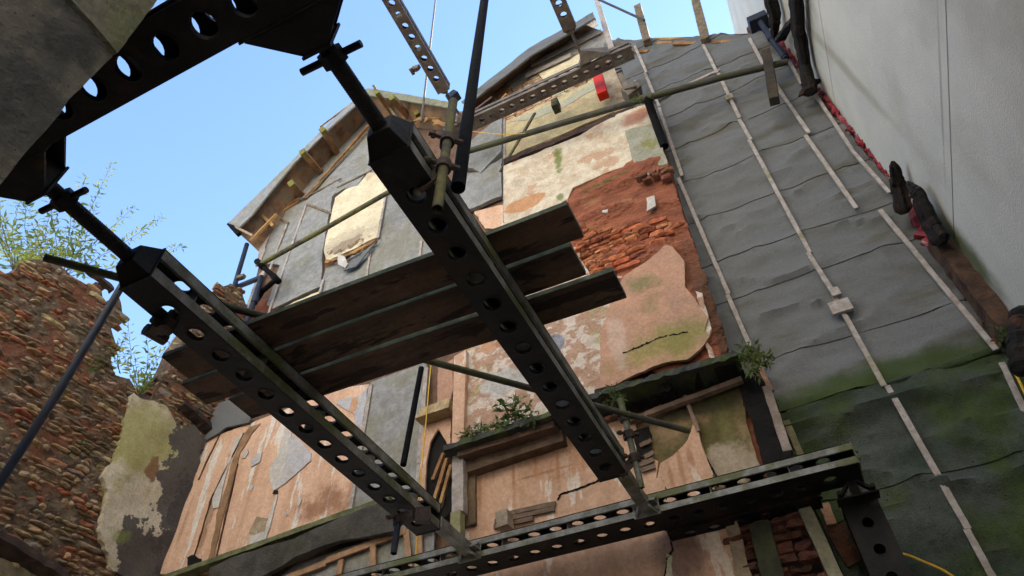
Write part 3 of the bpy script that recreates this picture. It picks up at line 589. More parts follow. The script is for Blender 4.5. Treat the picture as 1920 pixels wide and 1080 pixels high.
# ================================================================== CHIMNEY BREAST
cbk = thing('chimney_breast', 'projecting chimney breast of flaking plaster over red rubble in the centre', 'chimney breast', (-1.2, BR, GZ))
P = [(944,305),(1000,278),(1100,235),(1222,192),(1240,262),(1258,322),(1290,430),(1330,560),(1372,688),(1410,770),(1450,880),(1520,1160),(860,1160),(866,830),(868,782),(874,662),(946,420)]
obj('core', solid(P, BR+.02, .32), redmort, cbk)
redstone = mat('red_sandstone', (.36,.125,.068), (.22,.075,.042), 3, .95, 1.0, 22, aniso=(.6,1,1.6), c3=(.36,.17,.085), s3=3.5, t3=(.55,.7), stains=[stn(1340,700,.5,.16,(.10,.09,.03),.9,sharp=.7), stn(1352,610,.16,1.2,(.10,.05,.03),.9,sharp=.5), stn(1300,500,.12,.6,(.16,.08,.05),.6), stn(1210,440,.3,.1,(.42,.24,.13),.7,sharp=.3,nzs=1.4,nsc=6), stn(1130,350,.5,.05,(.14,.13,.04),.7,sharp=.6,nzs=1.2)])
def brokenstone(u, v):
    a = noise.noise(Vector((u*1.1, v*3.2, 2)))*2.2 + noise.noise(Vector((u*3, v*7, 5)))*.9; k = math.floor(a*2.2)/2.2; f = a*2.2-math.floor(a*2.2)
    r = .045*(k + (max(0,f-.75)*4)**2/2.2*.9) + .018*noise.noise(Vector((u*9,v*14,1))) + .007*noise.noise(Vector((u*28,v*34,1)))
    return max(-.03, r)
patch('sandstone', [(1056,372),(1110,330),(1186,300),(1240,300),(1262,340),(1290,430),(1330,540),(1376,690),(1240,712),(1180,640),(1150,540),(1080,500),(1060,420)], BR, redstone, cbk, .04, 'broken red sandstone laid bare', amp=.03, inner=.028, step=.03, fn=brokenstone)
rb = MB(); rubble(rb, ypoly([(1072,425),(1125,440),(1190,420),(1262,415),(1276,440),(1215,478),(1160,520),(1100,520)], BR), yframe(BR-.035), (.05,.11), (.10,.30), (.02,.06), REDS, slope=.0, gap=.001, noz=.02)
obj('rubble_stone', rb, brick, cbk)
rb = MB(); 0 and rubble(rb, ypoly([(1060,340),(1240,300),(1262,352),(1300,470),(1375,690),(1240,700),(1080,520)], BR), yframe(BR-.0), (.07,.17), (.16,.5), (.02,.075), REDS, slope=.0, gap=.006, noz=.02)
# thick broken edge lumps
rb = MB(); rubble(rb, ypoly([(1200,342),(1236,325),(1256,318),(1258,345),(1225,352)], BR), yframe(BR-.10), (.09,.12), (.12,.2), (.03,.06), ((.16,.07,.045),), noz=.02); obj('broken_brick', rb, brick, cbk)
patch('plaster', [(946,314),(1010,288),(1090,256),(1160,216),(1222,196),(1232,235),(1176,250),(1190,322),(1184,312),(1150,322),(1110,340),(1076,356),(1066,378),(1068,400),(1000,420),(947,432)], BR, plast, cbk, .035, amp=.012, relief=.012)
patch('plaster', [(1172,247),(1228,232),(1240,270),(1252,306),(1232,322),(1200,342),(1192,318),(1184,290)], BR-.035, greyplast, cbk, .02, 'grey green stained plaster patch', amp=.012)
patch('plaster', [(1250,462),(1262,466),(1284,492),(1286,540),(1312,575),(1328,600),(1322,624),(1332,632),(1318,655),(1290,678),(1262,680),(1228,690),(1200,702),(1160,722),(1130,735),(1125,640),(1150,560),(1172,520),(1214,492)], BR-.085, pink, cbk, .03, 'smooth pink plaster stained yellow green', amp=.018, relief=.004)
patch('plaster', [(872,664),(940,632),(1060,590),(1172,540),(1176,620),(1165,660),(1170,700),(1120,745),(1040,782),(930,815),(870,840)], BR-.02, roughw, cbk, .025, 'flaking white plaster', amp=.015, relief=.02, rsc=6, inner=.08)
patch('plaster', [(905,450),(1070,400),(1090,480),(1120,520),(1170,520),(1060,640),(872,700),(905,560)], BR-.005, mat('mid_plaster',(.50,.40,.33),(.40,.24,.16),4,.9,.6,c3=(.5,.29,.17),s3=2), cbk, .02)
q = MB()
for L in ([(1168,662),(1200,650),(1240,632),(1290,622)], ):
    for a, b_ in zip(L, L[1:]): q.bar(oy(*a,BR-.118), oy(*b_,BR-.118), .007, .004, n=12, jit=.011)
obj('crack', q, blackm, cbk)
# plaster fragments on the brick
for L in ([(1305,548),(1318,552),(1326,590),(1334,620),(1326,640),(1318,600)], [(1322,640),(1336,655),(1345,680),(1330,672)], [(1076,470),(1098,500),(1112,530),(1096,530),(1080,500)]): patch('plaster_scrap', L, BR-.075, roughw, cbk, .02, amp=.02)
for L in ([(1213,372),(1228,368),(1230,388),(1214,398)], [(1130,388),(1140,392),(1140,400),(1130,400)]): patch('plaster_scrap', L, BR-.07, paper, cbk, .02, amp=.01)
# dark crack ledge between the upper set-back wall and the breast
q = MB(); q.bar(oy(946,306,BR+.02), oy(1060,262,BR+.02), .13, .1, n=10, jit=.015); q.bar(oy(1060,262,BR+.02), oy(1190,204,BR+.02), .12, .1, n=10, jit=.015); obj('ledge_debris', q, mat('sooty_brick',(.10,.06,.045),(.05,.035,.03),9,.95,1.), cbk)
# left pilaster
q = MB(); a = oy(868,660,5.62); q.add([], []); 
def vslab(m, l_top, l_bot, r_top, r_bot, y, dep):
    P = [oy(*l_top,y), oy(*r_top,y), oy(*r_bot,y), oy(*l_bot,y)]; m.hexa(P, [p+Vector((0,dep,0)) for p in P])
q = MB(); vslab(q, (851,668), (846,850), (874,655), (868,850), BR-.12, .4); obj('pilaster', q, peach, cbk, bevel=.006)
q = MB(); vslab(q, (874,655), (868,850), (903,645), (897,850), BR-.02, .3); obj('pilaster_return', q, mat('ochre_plaster',(.50,.27,.10),(.42,.22,.09),4,.8,.1), cbk)
patch('plaster', [(822,690),(852,675),(846,780),(820,775)], D-.15, pink, cbk, .02)
patch('plaster', [(794,782),(846,776),(846,860),(838,830),(824,806),(808,832),(800,870),(798,990),(786,990)], D-.15, peach, cbk, .02, amp=.012)
patch('dark_hole', [(824,806),(836,826),(842,870),(848,960),(800,1000),(798,870),(808,832)], D-.10, blackm, cbk, .01)
q = MB()
for L in (((838,860),(806,968)),((846,872),(822,960)),((832,850),(812,900))): q.bar(oy(*L[0],D-.13), oy(*L[1],D-.13), .04, .03, jit=.004)
obj('lath', q, brownwood, cbk)
q = MB(); q.bar(oy(790,778,D-.24), oy(847,757,D-.24), .10, .12, n=8, jit=.004); q.bar(oy(784,788,D-.27), oy(847,767,D-.27), .05, .16, n=8, jit=.003); obj('cornice', q, mat('cornice_cream',(.47,.36,.20),(.32,.25,.14),8,.85,.3), cbk)
# hearth ledge: mossy dark slab with beam beneath
q = MB(); q.bar(oy(846,856,BR-.22), oy(1045,792,BR-.22), .07, .34, n=16, jit=.010); q.bar(oy(1045,792,BR-.22), oy(1130,757,BR-.22), .07, .34, n=8, jit=.012); q.bar(oy(1130,757,BR-.22), oy(1390,684,BR-.24), .06, .36, n=22, jit=.014); obj('hearth_slab', q, mat('mossy_slab',(.055,.06,.055),(.03,.032,.03),8,.8,.8,14,c3=(.07,.09,.03),s3=4,t3=(.5,.65)), cbk)
q = MB(); q.bar(oy(866,858,BR-.20), oy(1045,802,BR-.20), .10, .2, n=8, jit=.005); obj('lintel', q, mat('brown_lintel',(.20,.12,.09),(.12,.075,.055),6,.85,.4,20,c3=(.26,.27,.22),s3=3,t3=(.55,.7)), cbk)
q = MB(); q.bar(oy(872,885,BR-.10), oy(1060,822,BR-.10), .14, .16, n=8, jit=.005); obj('lower_lintel', q, mat('lintel2',(.17,.11,.075),(.09,.06,.04),6,.85,.4), cbk)
q = MB()
for (a, b_, w_, h_, yy) in (((1124,752),(1384,692),.07,.30,BR-.2),((1180,752),(1250,735),.20,.1,BR-.1),((1242,734),(1260,729),.16,.2,BR-.2),((1262,730),(1390,700),.22,.08,BR-.06)):
    q.bar(oy(*a,yy), oy(*b_,yy), w_, h_, n=12, jit=.016)
obj('charred_hearth', q, charm, cbk)
q = MB(); q.bar(oy(1180,790,BR-.12), oy(1392,712,BR-.12), .05, .06, n=8, jit=.004); q.bar(oy(1284,742,BR-.08), oy(1310,810,BR-.08), .035, .03, n=6); obj('ceiling_lath', q, mat('pinkish_lath',(.26,.18,.14),(.16,.11,.08),6), cbk)
# lower breast
patch('plaster', [(868,884),(1000,842),(1190,782),(1200,850),(1236,868),(1232,900),(1260,870),(1290,830),(1308,806),(1322,850),(1338,890),(1330,920),(1380,985),(1398,1160),(860,1160)], BR-.03, peach, cbk, .03, 'peach plaster with fine cracks', amp=.006, relief=.004)
patch('plaster', [(1196,800),(1290,745),(1384,715),(1400,780),(1416,850),(1432,905),(1340,950),(1232,950),(1212,860)], BR-.01, brownst, cbk, .012, 'mould stained brown plaster')
patch('plaster', [(1232,900),(1240,870),(1262,856),(1290,830),(1300,798),(1310,806),(1318,845),(1338,888),(1340,925),(1230,960)], BR-.062, peach, cbk, .015, amp=.01)
patch('dark_hole', [(1188,812),(1216,800),(1226,880),(1200,882)], BR-.055, blackm, cbk, .006)
q = MB()
for L in (((1202,862),(1226,848)),((1200,872),(1226,862)),((1202,882),(1228,874)),((1200,836),(1222,826)),((930,968),(1042,944)),((928,978),(1040,954)),((926,988),(1000,972))): q.bar(oy(*L[0],BR-.08), oy(*L[1],BR-.08), .045, .02, jit=.003)
obj('lath', q, mat('grey_lath',(.20,.14,.10),(.13,.09,.065),6,.85,.3), cbk)
q = MB()
for L in ([(1045,938),(1052,926),(1080,918),(1110,906),(1135,896)], [(1240,896),(1246,910),(1250,922),(1250,960),(1254,1000),(1262,1030),(1250,1050),(1246,1090)], [(1318,850),(1330,870),(1342,890),(1346,912)]):
    for a, b_ in zip(L, L[1:]): q.bar(oy(*a,BR-.068), oy(*b_,BR-.068), .013, .01, n=8, jit=.006)
obj('crack', q, blackm, cbk)
patch('plaster_scrap', [(1250,1040),(1262,1044),(1262,1090),(1248,1095)], BR-.065, white, cbk, .01)
patch('plaster', [(1362,985),(1382,980),(1420,1100),(1384,1110)], BR-.065, mat('cream_strip',(.34,.27,.19),(.22,.17,.12),6), cbk, .02)
rb = MB(); rubble(rb, ypoly([(1376,980),(1500,960),(1560,1120),(1400,1120)], BR), yframe(BR-.05), (.07,.12), (.12,.3), (.01,.04), ((.10,.04,.028),(.08,.035,.028),(.12,.05,.035)), gap=.001, noz=.03); obj('rubble_stone', rb, brick, cbk)
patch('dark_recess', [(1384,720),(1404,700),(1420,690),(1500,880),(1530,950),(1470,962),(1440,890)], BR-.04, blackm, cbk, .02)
# stud posts
def stud(label, a, b_, y, w, h, m=palewood, name='timber_stud'):
    q = MB(); q.bar(oy(*a,y), oy(*b_,y), w, h, n=8, jit=.003); return tag(obj(name, q, m, bevel=.004), label, 'timber stud', 'timber studs against the wall')
stud('pale upright stud under the left end of the hearth slab', (862,848), (862,965), BR-.2, .13, .10)
stud('darker stud face directly behind the pale stud under the hearth', (884,850), (884,990), BR-.05, .14, .12, mat('stud_dark',(.22,.15,.09),(.13,.09,.055),6))
stud('mossy short stud below the pale stud beside the steel beams', (858,962), (858,1040), BR-.22, .11, .1, mat('stud_moss',(.33,.30,.17),(.22,.22,.11),6))
stud('cut pale timber end resting behind the long steel waler', (945,962), (948,992), BR-.2, .12, .14, mat('stud_cut',(.40,.33,.25),(.3,.24,.18),6))
stud('long grey stud leaning right of the breast down to the bottom edge', (1438,728), (1478,850), BR-.02, .075, .09, mat('stud_grey',(.33,.27,.24),(.24,.19,.16),6))
stud('long weathered stud continuing below the steel waler', (1500,935), (1575,1100), BR-.05, .10, .09, mat('stud_w',(.30,.28,.20),(.2,.19,.13),6))
stud('thin ochre lath between the grey stud and the mossy felt', (1474,790), (1502,855), D-.1, .06, .04, mat('lath_o',(.26,.23,.12),(.19,.17,.09),6))
stud('green upright post at the bottom beneath the waler', (1425,985), (1455,1100), BR-.12, .16, .12, mat('stud_g',(.045,.048,.022),(.02,.022,.014),5))
stud('orange lath beneath the right end of the waler', (1545,945), (1560,985), D-.15, .08, .04, mat('stud_o',(.42,.24,.15),(.34,.19,.12),6))
stud('tall reddish strip edging the felt beside the hearth plants', (1412,668), (1447,735), D-.2, .05, .05, mat('stud_r',(.38,.20,.14),(.28,.15,.1),6))
patch('rusty_panel', [(1546,990),(1598,975),(1616,1050),(1590,1066)], D-.12, mat('rust_panel',(.12,.05,.02),(.06,.025,.015),6,.9,.7), fw, .02)
patch('felt_scrap', [(1530,950),(1594,935),(1600,975),(1560,985),(1620,1080),(1600,1120)], D-.09, feltg, fw, .02, amp=.03)

# ================================================================== LEFT RUBBLE WALL
dx = (ray(2110,1868)); dx = Vector((dx.x, dx.y, 0)).normalized(); LC = Vector((-7.78, D, 0)); ln = Vector((dx.y, -dx.x, 0))   # ln faces right into the yard
def onL(px, py):
    r = ray(px, py); t = LC.dot(ln)/r.dot(ln); p = r*t; return ((p-LC).dot(dx), p.z)
def lframe(u, v, t): return LC + dx*u + Vector((0,0,v)) + ln*t
lw = thing('rubble_wall', 'ruined rubble stone wall with ragged top and patches of old plaster on the left', 'wall', lframe(-2, GZ, 0))
SKY = [(-60,520),(0,515),(22,512),(45,492),(80,488),(110,500),(140,525),(170,540),(182,532),(195,566),(222,560),(232,602),(206,616),(214,650),(204,672),(214,706),(240,712),(262,748),(280,750),(300,706),(322,690),(345,640),(372,600),(384,560),(400,545),(430,533),(448,545),(460,575),(470,600)]
WP = [onL(*p) for p in SKY] + [onL(470,640), onL(390,812), onL(290,1120), onL(-60,1500), (onL(-60,520)[0]-2, GZ), (onL(-60,520)[0]-2, onL(-60,520)[1])]
cor = MB(); B = rag([Vector(p) for p in WP], .02, .12); n = len(B)
cor.add([lframe(p.x,p.y,-.03) for p in B]+[lframe(p.x,p.y,-.45) for p in B], [tuple(range(n)), tuple(range(2*n-1,n-1,-1))]+[(i,(i+1)%n,n+(i+1)%n,n+i) for i in range(n)]); obj('core', cor, mortar, lw)
rb = MB(); uz = [p for p in WP]; rubble(rb, WP, lframe, (.034,.085), (.07,.28), (.02,.085), BUFF, gap=.004, noz=.022); obj('stonework', rb, brick, lw)
obj('mortar', sheet2(WP, lframe, .012, amp=.02, inner=.07, step=.07, fn=lambda u, v: .022+.036*noise.noise(Vector((u*5, v*9, 3)))+.02*noise.noise(Vector((u*14, v*22, 8)))), mat('lime_mortar',(.20,.15,.10),(.09,.065,.045),9,.95,1.0,24,c3=(.20,.08,.045),s3=1.4,t3=(.48,.62),mott=12), lw)
def lpatch(name, pix, m, thick, label=None, **k):
    o = obj(name, sheet2([onL(*p) for p in pix], lframe, thick, **k), m, lw)
    if label: o['label'] = label
def ls(px, py, r, rz, col, k, sh, nz_, nsc): return (tuple(lframe(*onL(px,py),0)), (r,r,rz), col, k, sh, nz_, nsc)
wallpl = mat('weathered_plaster', (.66,.60,.47), (.54,.48,.36), 4, .92, .6, 16, c3=(.50,.44,.26), s3=1.6, t3=(.5,.6), mott=9,
    stains=[ls(262,820,.75,.75,(.36,.35,.13),.85,.5,1.0,2.5), ls(352,850,.38,1.2,(.085,.075,.07),.95,.08,1.3,3.2), ls(268,1050,.55,.45,(.08,.07,.065),.95,.08,1.3,3), ls(338,965,.32,.8,(.075,.068,.066),.95,.08,1.3,3.6), ls(278,880,.16,.22,(.25,.14,.07),.95,.1,.8,5), ls(225,905,.2,.14,(.22,.26,.07),.7,.5,1.3,6), ls(215,1010,.22,.12,(.22,.26,.07),.6,.5,1.3,6)])
lpatch('plaster', [(242,742),(262,752),(300,765),(328,800),(356,800),(372,830),(362,880),(345,930),(328,990),(300,1078),(285,1120),(200,1070),(176,1000),(188,930),(182,900),(208,860),(222,800)], wallpl, .105, 'old plaster, yellow green above, off white and soot blackened below', amp=.045, inner=.09, step=.03, relief=.02, rsc=2.5)
q = MB()
for L, w_ in (([(-20,1012),(110,1090)], .16), ([(335,760),(392,812)], .14), ([(150,500),(205,548)], .09)):
    pts = [lframe(*onL(*p), .07) for p in L]; q.bar(pts[0], pts[1], w_, .16, n=9, jit=.015)
obj('timber_lintel', q, mat('burnt_lintel',(.06,.035,.025),(.03,.02,.016),6,.9,.8), lw)
lp_ = onL(120,1100); lpatch('dark_opening', [(-40,1035),(60,1078),(100,1110),(-40,1200)], mat('pale_reveal',(.22,.19,.12),(.14,.12,.08)), .07)
# loose roofing debris behind the wall end
pipe('blue_tube', 'long blue grey tube standing upright in front of the rubble wall', 'tube', [ox(232,530,-5.2), ox(110,735,-5.2), ox(-20,935,-5.2)], .034, bluepipe)

# ================================================================== NEAR PIER (top left)
np_ = thing('near_pier', 'dark rendered masonry pier filling the top left corner', 'masonry pier', (-1.8,0,GZ))
def pxs(p): q = ox(*p, -1.5); return (q.y, q.z)
def nframe(u, v, t): return Vector((-1.5+t, u, v))
E_ = [(0,338),(30,300),(60,268),(100,222),(122,192),(150,165),(178,135),(204,110),(247,55),(290,-2),(340,-70)]
PP = [pxs(p) for p in E_]+[(0.1,7),(-1.5,7),(-1.5,GZ),(.36,GZ),(.33,.9)]
obj('core', sheet2(PP, lambda u,v,t: Vector((-1.62+t,u,v)), .02, amp=.0, inner=.4), concrete, np_)
J = [pxs(p) for p in [(204,112),(100,-20)]]
lowp = [pxs(p) for p in [(0,338),(30,300),(60,268),(100,222),(122,192),(150,165),(178,135),(202,112),(150,50),(98,-10)]]+[(-1.2,3.6),(-1.2,0),(.34,.4)]
upp = [pxs(p) for p in [(206,108),(247,55),(290,-2),(335,-60)]]+[(-.6,5.0),(-1.2,5.0),(-1.2,3.75)]+[pxs(p) for p in [(104,-10),(156,48)]]
obj('render_coat', sheet2(lowp, nframe, .02, amp=.004, inner=.06, step=.03, relief=.004, rsc=6), mat('sooty_render',(.085,.083,.08),(.045,.045,.045),7,.95,1.,22,c3=(.14,.13,.11),s3=4), np_)
obj('render_coat', sheet2(upp, nframe, .03, amp=.004, inner=.06, step=.03, relief=.004, rsc=6), mat('lime_render',(.20,.19,.15),(.12,.115,.09),9,.95,1.,22,c3=(.14,.145,.08),s3=5), np_)
b = MB(); b.box((-7,-.5,GZ), (-1.66,.27,5.5)); obj('masonry', b, mortar, np_)

# ================================================================== SOLDIER BEAMS
def holed_web(m, L, w, z, t, hr, pitch, off, up):
    """plate in local xy (x width w, y length), underside at z, thickness t, round flared holes"""
    seg = 20; ys = off; holes = []
    while ys < L-pitch*.4: holes.append(ys); ys += pitch
    y = 0; cells = []
    for h in holes: cells.append(h)
    segs = []; prev = 0
    for h in holes:
        a, b_ = h-pitch/2, h+pitch/2; a = max(a, prev)
        if a > prev+1e-4: segs.append((prev, a, None))
        segs.append((a, min(b_, L), h)); prev = min(b_, L)
    if prev < L-1e-4: segs.append((prev, L, None))
    for a, b_, h in segs:
        if h is None:
            m.box((0,a,z), (w,b_,z+t)); continue
        outer = []; inn = []
        for i in range(seg):
            th = 2*math.pi*(i+.5)/seg; cx, cy = math.cos(th), math.sin(th)
            k = min((w/2)/abs(cx) if abs(cx) > 1e-6 else 9, ((b_-h) if cy > 0 else (h-a))/abs(cy) if abs(cy) > 1e-6 else 9)
            outer.append((w/2+cx*k, h+cy*k)); inn.append((w/2+cx*hr, h+cy*hr))
        # snap corners
        for cxr, cyr in ((0,a),(w,a),(w,b_),(0,b_)):
            j = min(range(seg), key=lambda q: (outer[q][0]-cxr)**2+(outer[q][1]-cyr)**2); outer[j] = (cxr, cyr)
        vs = [(x,y_,z) for x,y_ in outer]+[(x,y_,z) for x,y_ in inn]+[(x,y_,z+t) for x,y_ in inn]+[(x,y_,z+t) for x,y_ in outer]
        fs = []
        for i in range(seg):
            j = (i+1)%seg
            for r in range(3): fs.append((r*seg+i, r*seg+j, (r+1)*seg+j, (r+1)*seg+i))
        m.add(vs, fs)
        # flared rim turned inward
        lip = up*.022; r1 = hr+.012
        vs = []; 
        for rr_, zz_ in ((r1, z-.0015 if up > 0 else z+t+.0015), (hr, z-.003 if up > 0 else z+t+.003), (hr-.004, z+lip if up > 0 else z+t+lip), (hr+.004, z+lip if up > 0 else z+t+lip)):
            for i in range(seg): th = 2*math.pi*i/seg; vs.append((w/2+math.cos(th)*rr_, h+math.sin(th)*rr_, zz_))
        m.add(vs, [(r*seg+i, r*seg+(i+1)%seg, (r+1)*seg+(i+1)%seg, (r+1)*seg+i) for r in range(3) for i in range(seg)])
def soldier(name, label, L, w, d, off, fmat, smat, group, slot=.085, hr=.053, pitch=.2035, lower=steel, spacers=True, hrt=None):
    root = thing(name, label, 'steel beam', (0,0,0), group); fh = (d-slot)/2; t = .006
    for k, (z0, up, mm) in enumerate(((0,1,lower),(d,-1,lower))):
        m = MB(); holed_web(m, L, w, z0 if up > 0 else z0-t, t, hr if up > 0 else (hrt or hr), pitch, off, up); ch = obj('channel_web', m, mm, root)
        m = MB()
        for x0_, x1_, s in ((0,t,1),(w-t,w,-1)):
            za, zb = (t, fh) if up > 0 else (d-fh, d-t); m.box((x0_,0,za), (x1_,L,zb))
            lx0, lx1 = (t, .022) if s > 0 else (w-.022, w-t); zl = (fh-t, fh) if up > 0 else (d-fh, d-fh+t); m.box((lx0,0,zl[0]), (lx1,L,zl[1]))
        obj('flange', m, fmat, root, bevel=.004)
    if spacers:
        y = .30
        while y < L-.2:
            m = MB(); m.box((.03,y,t+.002), (w-.03,y+.008,d-t-.002)); obj('spacer_plate', m, fmat, root); y += .61
    for y in (-.010, L+.0005):
        m = MB(); m.box((-.004,y,-.004), (w+.004,y+.0095,d+.004)); obj('end_plate', m, smat, root, bevel=.002)
    m = MB()
    for y, s in ((-.010,-1),(L+.010,1)):
        for x in (.05, w-.05):
            for z in (.06, d-.06): m.tube([(x,y,z),(x,y+s*.022,z)], .014, 6)
    obj('bolt', m, smat, root)
    return root
def copy_tree(o, parent=None):
    c = o.copy(); S.collection.objects.link(c)
    if parent: c.parent = parent
    for ch in list(o.children): copy_tree(ch, c)
    return c
GR = 'dark horizontal soldier beams spanning from the near wall to the chimney breast'
R0 = soldier('soldier_beam', 'dark perforated steel beam, right one of the pair carrying the scaffold boards', 3.05, .216, .225, .24, mossteel, steel, GR, slot=.07, hr=.05)
R0.location = (-1.265, 1.27, H)
L0 = copy_tree(R0); L0['label'] = 'dark perforated steel beam, left one of the pair carrying the scaffold boards'; L0.location = (-2.885, 1.33, H)
def turnx(o, x, y, z): o.rotation_euler = (0,0,-math.pi/2); o.location = (x, y, z)   # local y -> world +x, local x -> world -y... 
W0 = soldier('waler_beam', 'long mossy perforated steel beam lying across the foot of the chimney breast', 5.66, .30, .178, .15, mossteel, mossteel, 'waler beams against the wall', slot=.06, hrt=.06)
turnx(W0, -5.15, 5.27, H)
W1_ = soldier('waler_beam', 'short dark perforated steel beam tucked behind the long mossy waler', 1.2, .19, .16, .16, steel, steel, 'waler beams against the wall', slot=.07)
turnx(W1_, -1.03, 5.48, H-.02)
N0 = soldier('waler_beam', 'black perforated steel beam close overhead crossing the top left corner', 3.6, .225, .225, .11, steel, steel, 'waler beams against the wall', slot=.075, pitch=.2, hrt=.075, hr=.056)
turnx(N0, -4.0, .55, H)
V0 = soldier('soldier_post', 'black upright perforated steel post below the right end of the waler', 1.9, .26, .2, .15, steel, steel, None, slot=.07, hr=.04)
V0.rotation_euler = (math.pi/2, 0, 0); V0.location = (.30, 5.35, H-.12-0)
V0.rotation_euler = (-math.pi/2, 0, 0)
m = MB(); c = Vector((.43,5.25,H-.06))
for sx in (-1,1):
    m.bar(c+Vector((sx*.12,-.04,-.05)), c+Vector((sx*.03,-.04,.05)), .02, .05); m.tube([c+Vector((sx*.12,-.11,-.04)), c+Vector((sx*.12,-.05,-.04))], .018, 6)
m.box((c.x-.15,c.y-.06,c.z-.07), (c.x+.15,c.y+.06,c.z-.055)); m.box((c.x-.03,c.y-.06,c.z-.05), (c.x+.03,c.y+.05,c.z+.055)); 
tag(obj('splice_bracket', m, steel), 'small bolted bracket joining the waler end to the black upright post', 'bracket')
# upper galvanised set
HU = 10.6
U0 = soldier('galvanised_waler', 'galvanised perforated beam high up crossing in front of the gable', 3.45, .235, .225, .12, galv, galv, 'pale galvanised beams high overhead', slot=.06, pitch=.195, lower=galv, hrt=.095)
turnx(U0, -3.42, 5.20, HU)
A0 = soldier('galvanised_beam', 'galvanised perforated beam high overhead ending above the roof valley', 2.9, .22, .225, .12, galv, galv, 'pale galvanised beams high overhead', slot=.06, pitch=.195, lower=galv, hrt=.095)
A0.location = (-3.16, 1.42, HU)
B0 = copy_tree(A0); B0['label'] = 'galvanised perforated beam at the top edge ending above the gable peak'; B0.location = (-.85, 1.38, HU)

# ---- jacks: threaded bar with cone base, cross handle
def jack(name, label, x, z, y0, y1, cone_w, cone_h, m, r=.03, cone0=.16, cone1=.22, handle=None, hl=.16, group='screw jacks between the beams'):
    root = thing(name, label, 'screw jack', (x,(y0+y1)/2,z), group)
    q = MB(); pts = []; rr_ = []; n = int((y1-y0)/.006)
    for i in range(n+1): pts.append(Vector((x, y0+(y1-y0)*i/n, z))); rr_.append(r*(1.0 if i%2 else .955))
    q.tube(pts, rr_, 14); obj('threaded_bar', q, m, root)
    def cone(ya, yb):  # wide at ya, narrow at yb : four folded gusset plates
        q = MB(); a = [Vector((x+sx*cone_w/2, ya, z+sz*cone_h/2)) for sx, sz in ((-1,-1),(1,-1),(1,1),(-1,1))]; b_ = [Vector((x+sx*r*1.5, yb, z+sz*r*1.5)) for sx, sz in ((-1,-1),(1,-1),(1,1),(-1,1))]
        q.hexa(a, b_); obj('cone_bracket', q, m, root, bevel=.004)
    if cone0: cone(y0-.0, y0+cone0)
    if cone1: cone(y1+.0, y1-cone1)
    if handle:
        q = MB(); c = Vector((x, handle, z-.0)); dv = Vector((1,.02,.0)).normalized(); q.tube([c-dv*hl, c+dv*hl*.9], .017, 10, open_end=False); q.tube([c-Vector((0,.03,0)), c+Vector((0,.03,0))], r*1.55, 8); obj('handle', q, m, root, smooth=True)
    return root
ZC = H+.112
jack('screw_jack', 'black threaded jack with cross handle joining the near beam to the right soldier', -1.157, ZC, .66, 1.262, .21, .215, steel, .040, 0, .10, .80)
jack('screw_jack', 'black threaded jack with cross handle joining the near beam to the left soldier', -2.777, ZC, .66, 1.322, .21, .215, steel, .040, 0, .10, .82)
for lb_, x in (('black tapered bracket bolted to the near beam above the right jack', -1.157), ('black tapered bracket bolted to the near beam above the left jack', -2.777)):
    root = thing('jack_bracket', lb_, 'bracket', (x,.55,ZC), 'brackets on the near beam')
    q = MB(); q.hexa([(x-.24,.565,ZC-.11),(x+.24,.565,ZC-.11),(x+.24,.565,ZC-.09),(x-.24,.565,ZC-.09)], [(x-.06,.715,ZC-.11),(x+.06,.715,ZC-.11),(x+.06,.715,ZC-.09),(x-.06,.715,ZC-.09)]); obj('lower_plate', q, steel, root)
    q = MB(); q.hexa([(x-.24,.565,ZC+.09),(x+.24,.565,ZC+.09),(x+.24,.565,ZC+.11),(x-.24,.565,ZC+.11)], [(x-.06,.715,ZC+.09),(x+.06,.715,ZC+.09),(x+.06,.715,ZC+.11),(x-.06,.715,ZC+.11)]); obj('upper_plate', q, steel, root)
    q = MB(); q.box((x-.055,.57,ZC-.088),(x-.045,.714,ZC+.088)); q.box((x+.045,.57,ZC-.088),(x+.055,.714,ZC+.088)); q.box((x-.07,.716,ZC-.115),(x+.07,.728,ZC+.115)); q.box((x-.26,.552,ZC-.115),(x+.26,.562,ZC+.115)); obj('end_plate', q, steel, root)
def link_bar(label, x, y0, y1, z, m):
    root = thing('link_bar', label, 'link bar', (x,(y0+y1)/2,z), 'link bars to the waler')
    q = MB(); q.box((x-.045,y0,z-.045), (x+.045,y1,z+.045)); obj('bar', q, m, root, bevel=.006)
    q = MB(); q.box((x-.11,y1,z-.085), (x+.11,y1+.012,z+.085)); obj('plate', q, m, root, bevel=.003)
    q = MB(); q.box((x-.10,y1-.10,z-.012), (x+.10,y1,z+.002)); q.bar((x-.09,y1-.005,z-.07), (x-.02,y1-.12,z-.03), .02,.02); q.bar((x+.09,y1-.005,z-.07), (x+.02,y1-.12,z-.03), .02,.02)
    for sx in (-1,1): q.tube([(x+sx*.085,y1-.03,z-.05),(x+sx*.085,y1,z-.05)], .018, 6); q.tube([(x+sx*.085,y1-.03,z+.05),(x+sx*.085,y1,z+.05)], .018, 6)
    obj('gusset', q, mossteel, root)
link_bar('mossy box link joining the right soldier to the long waler', -1.10, 4.33, 4.955, H+.07, mossteel)
link_bar('mossy box link joining the left soldier to the long waler', -2.70, 4.39, 4.955, H+.07, mossteel)
for lb_, x in (('thin galvanised jack between the middle high beam and the high waler', -3.05), ('thin galvanised jack between the top edge beam and the high waler', -.74)):
    jack('slim_jack', lb_, x, HU+.11, 4.30, 4.955, .2, .2, galv, .024, .10, .10, None, group='slim jacks on the high beams')
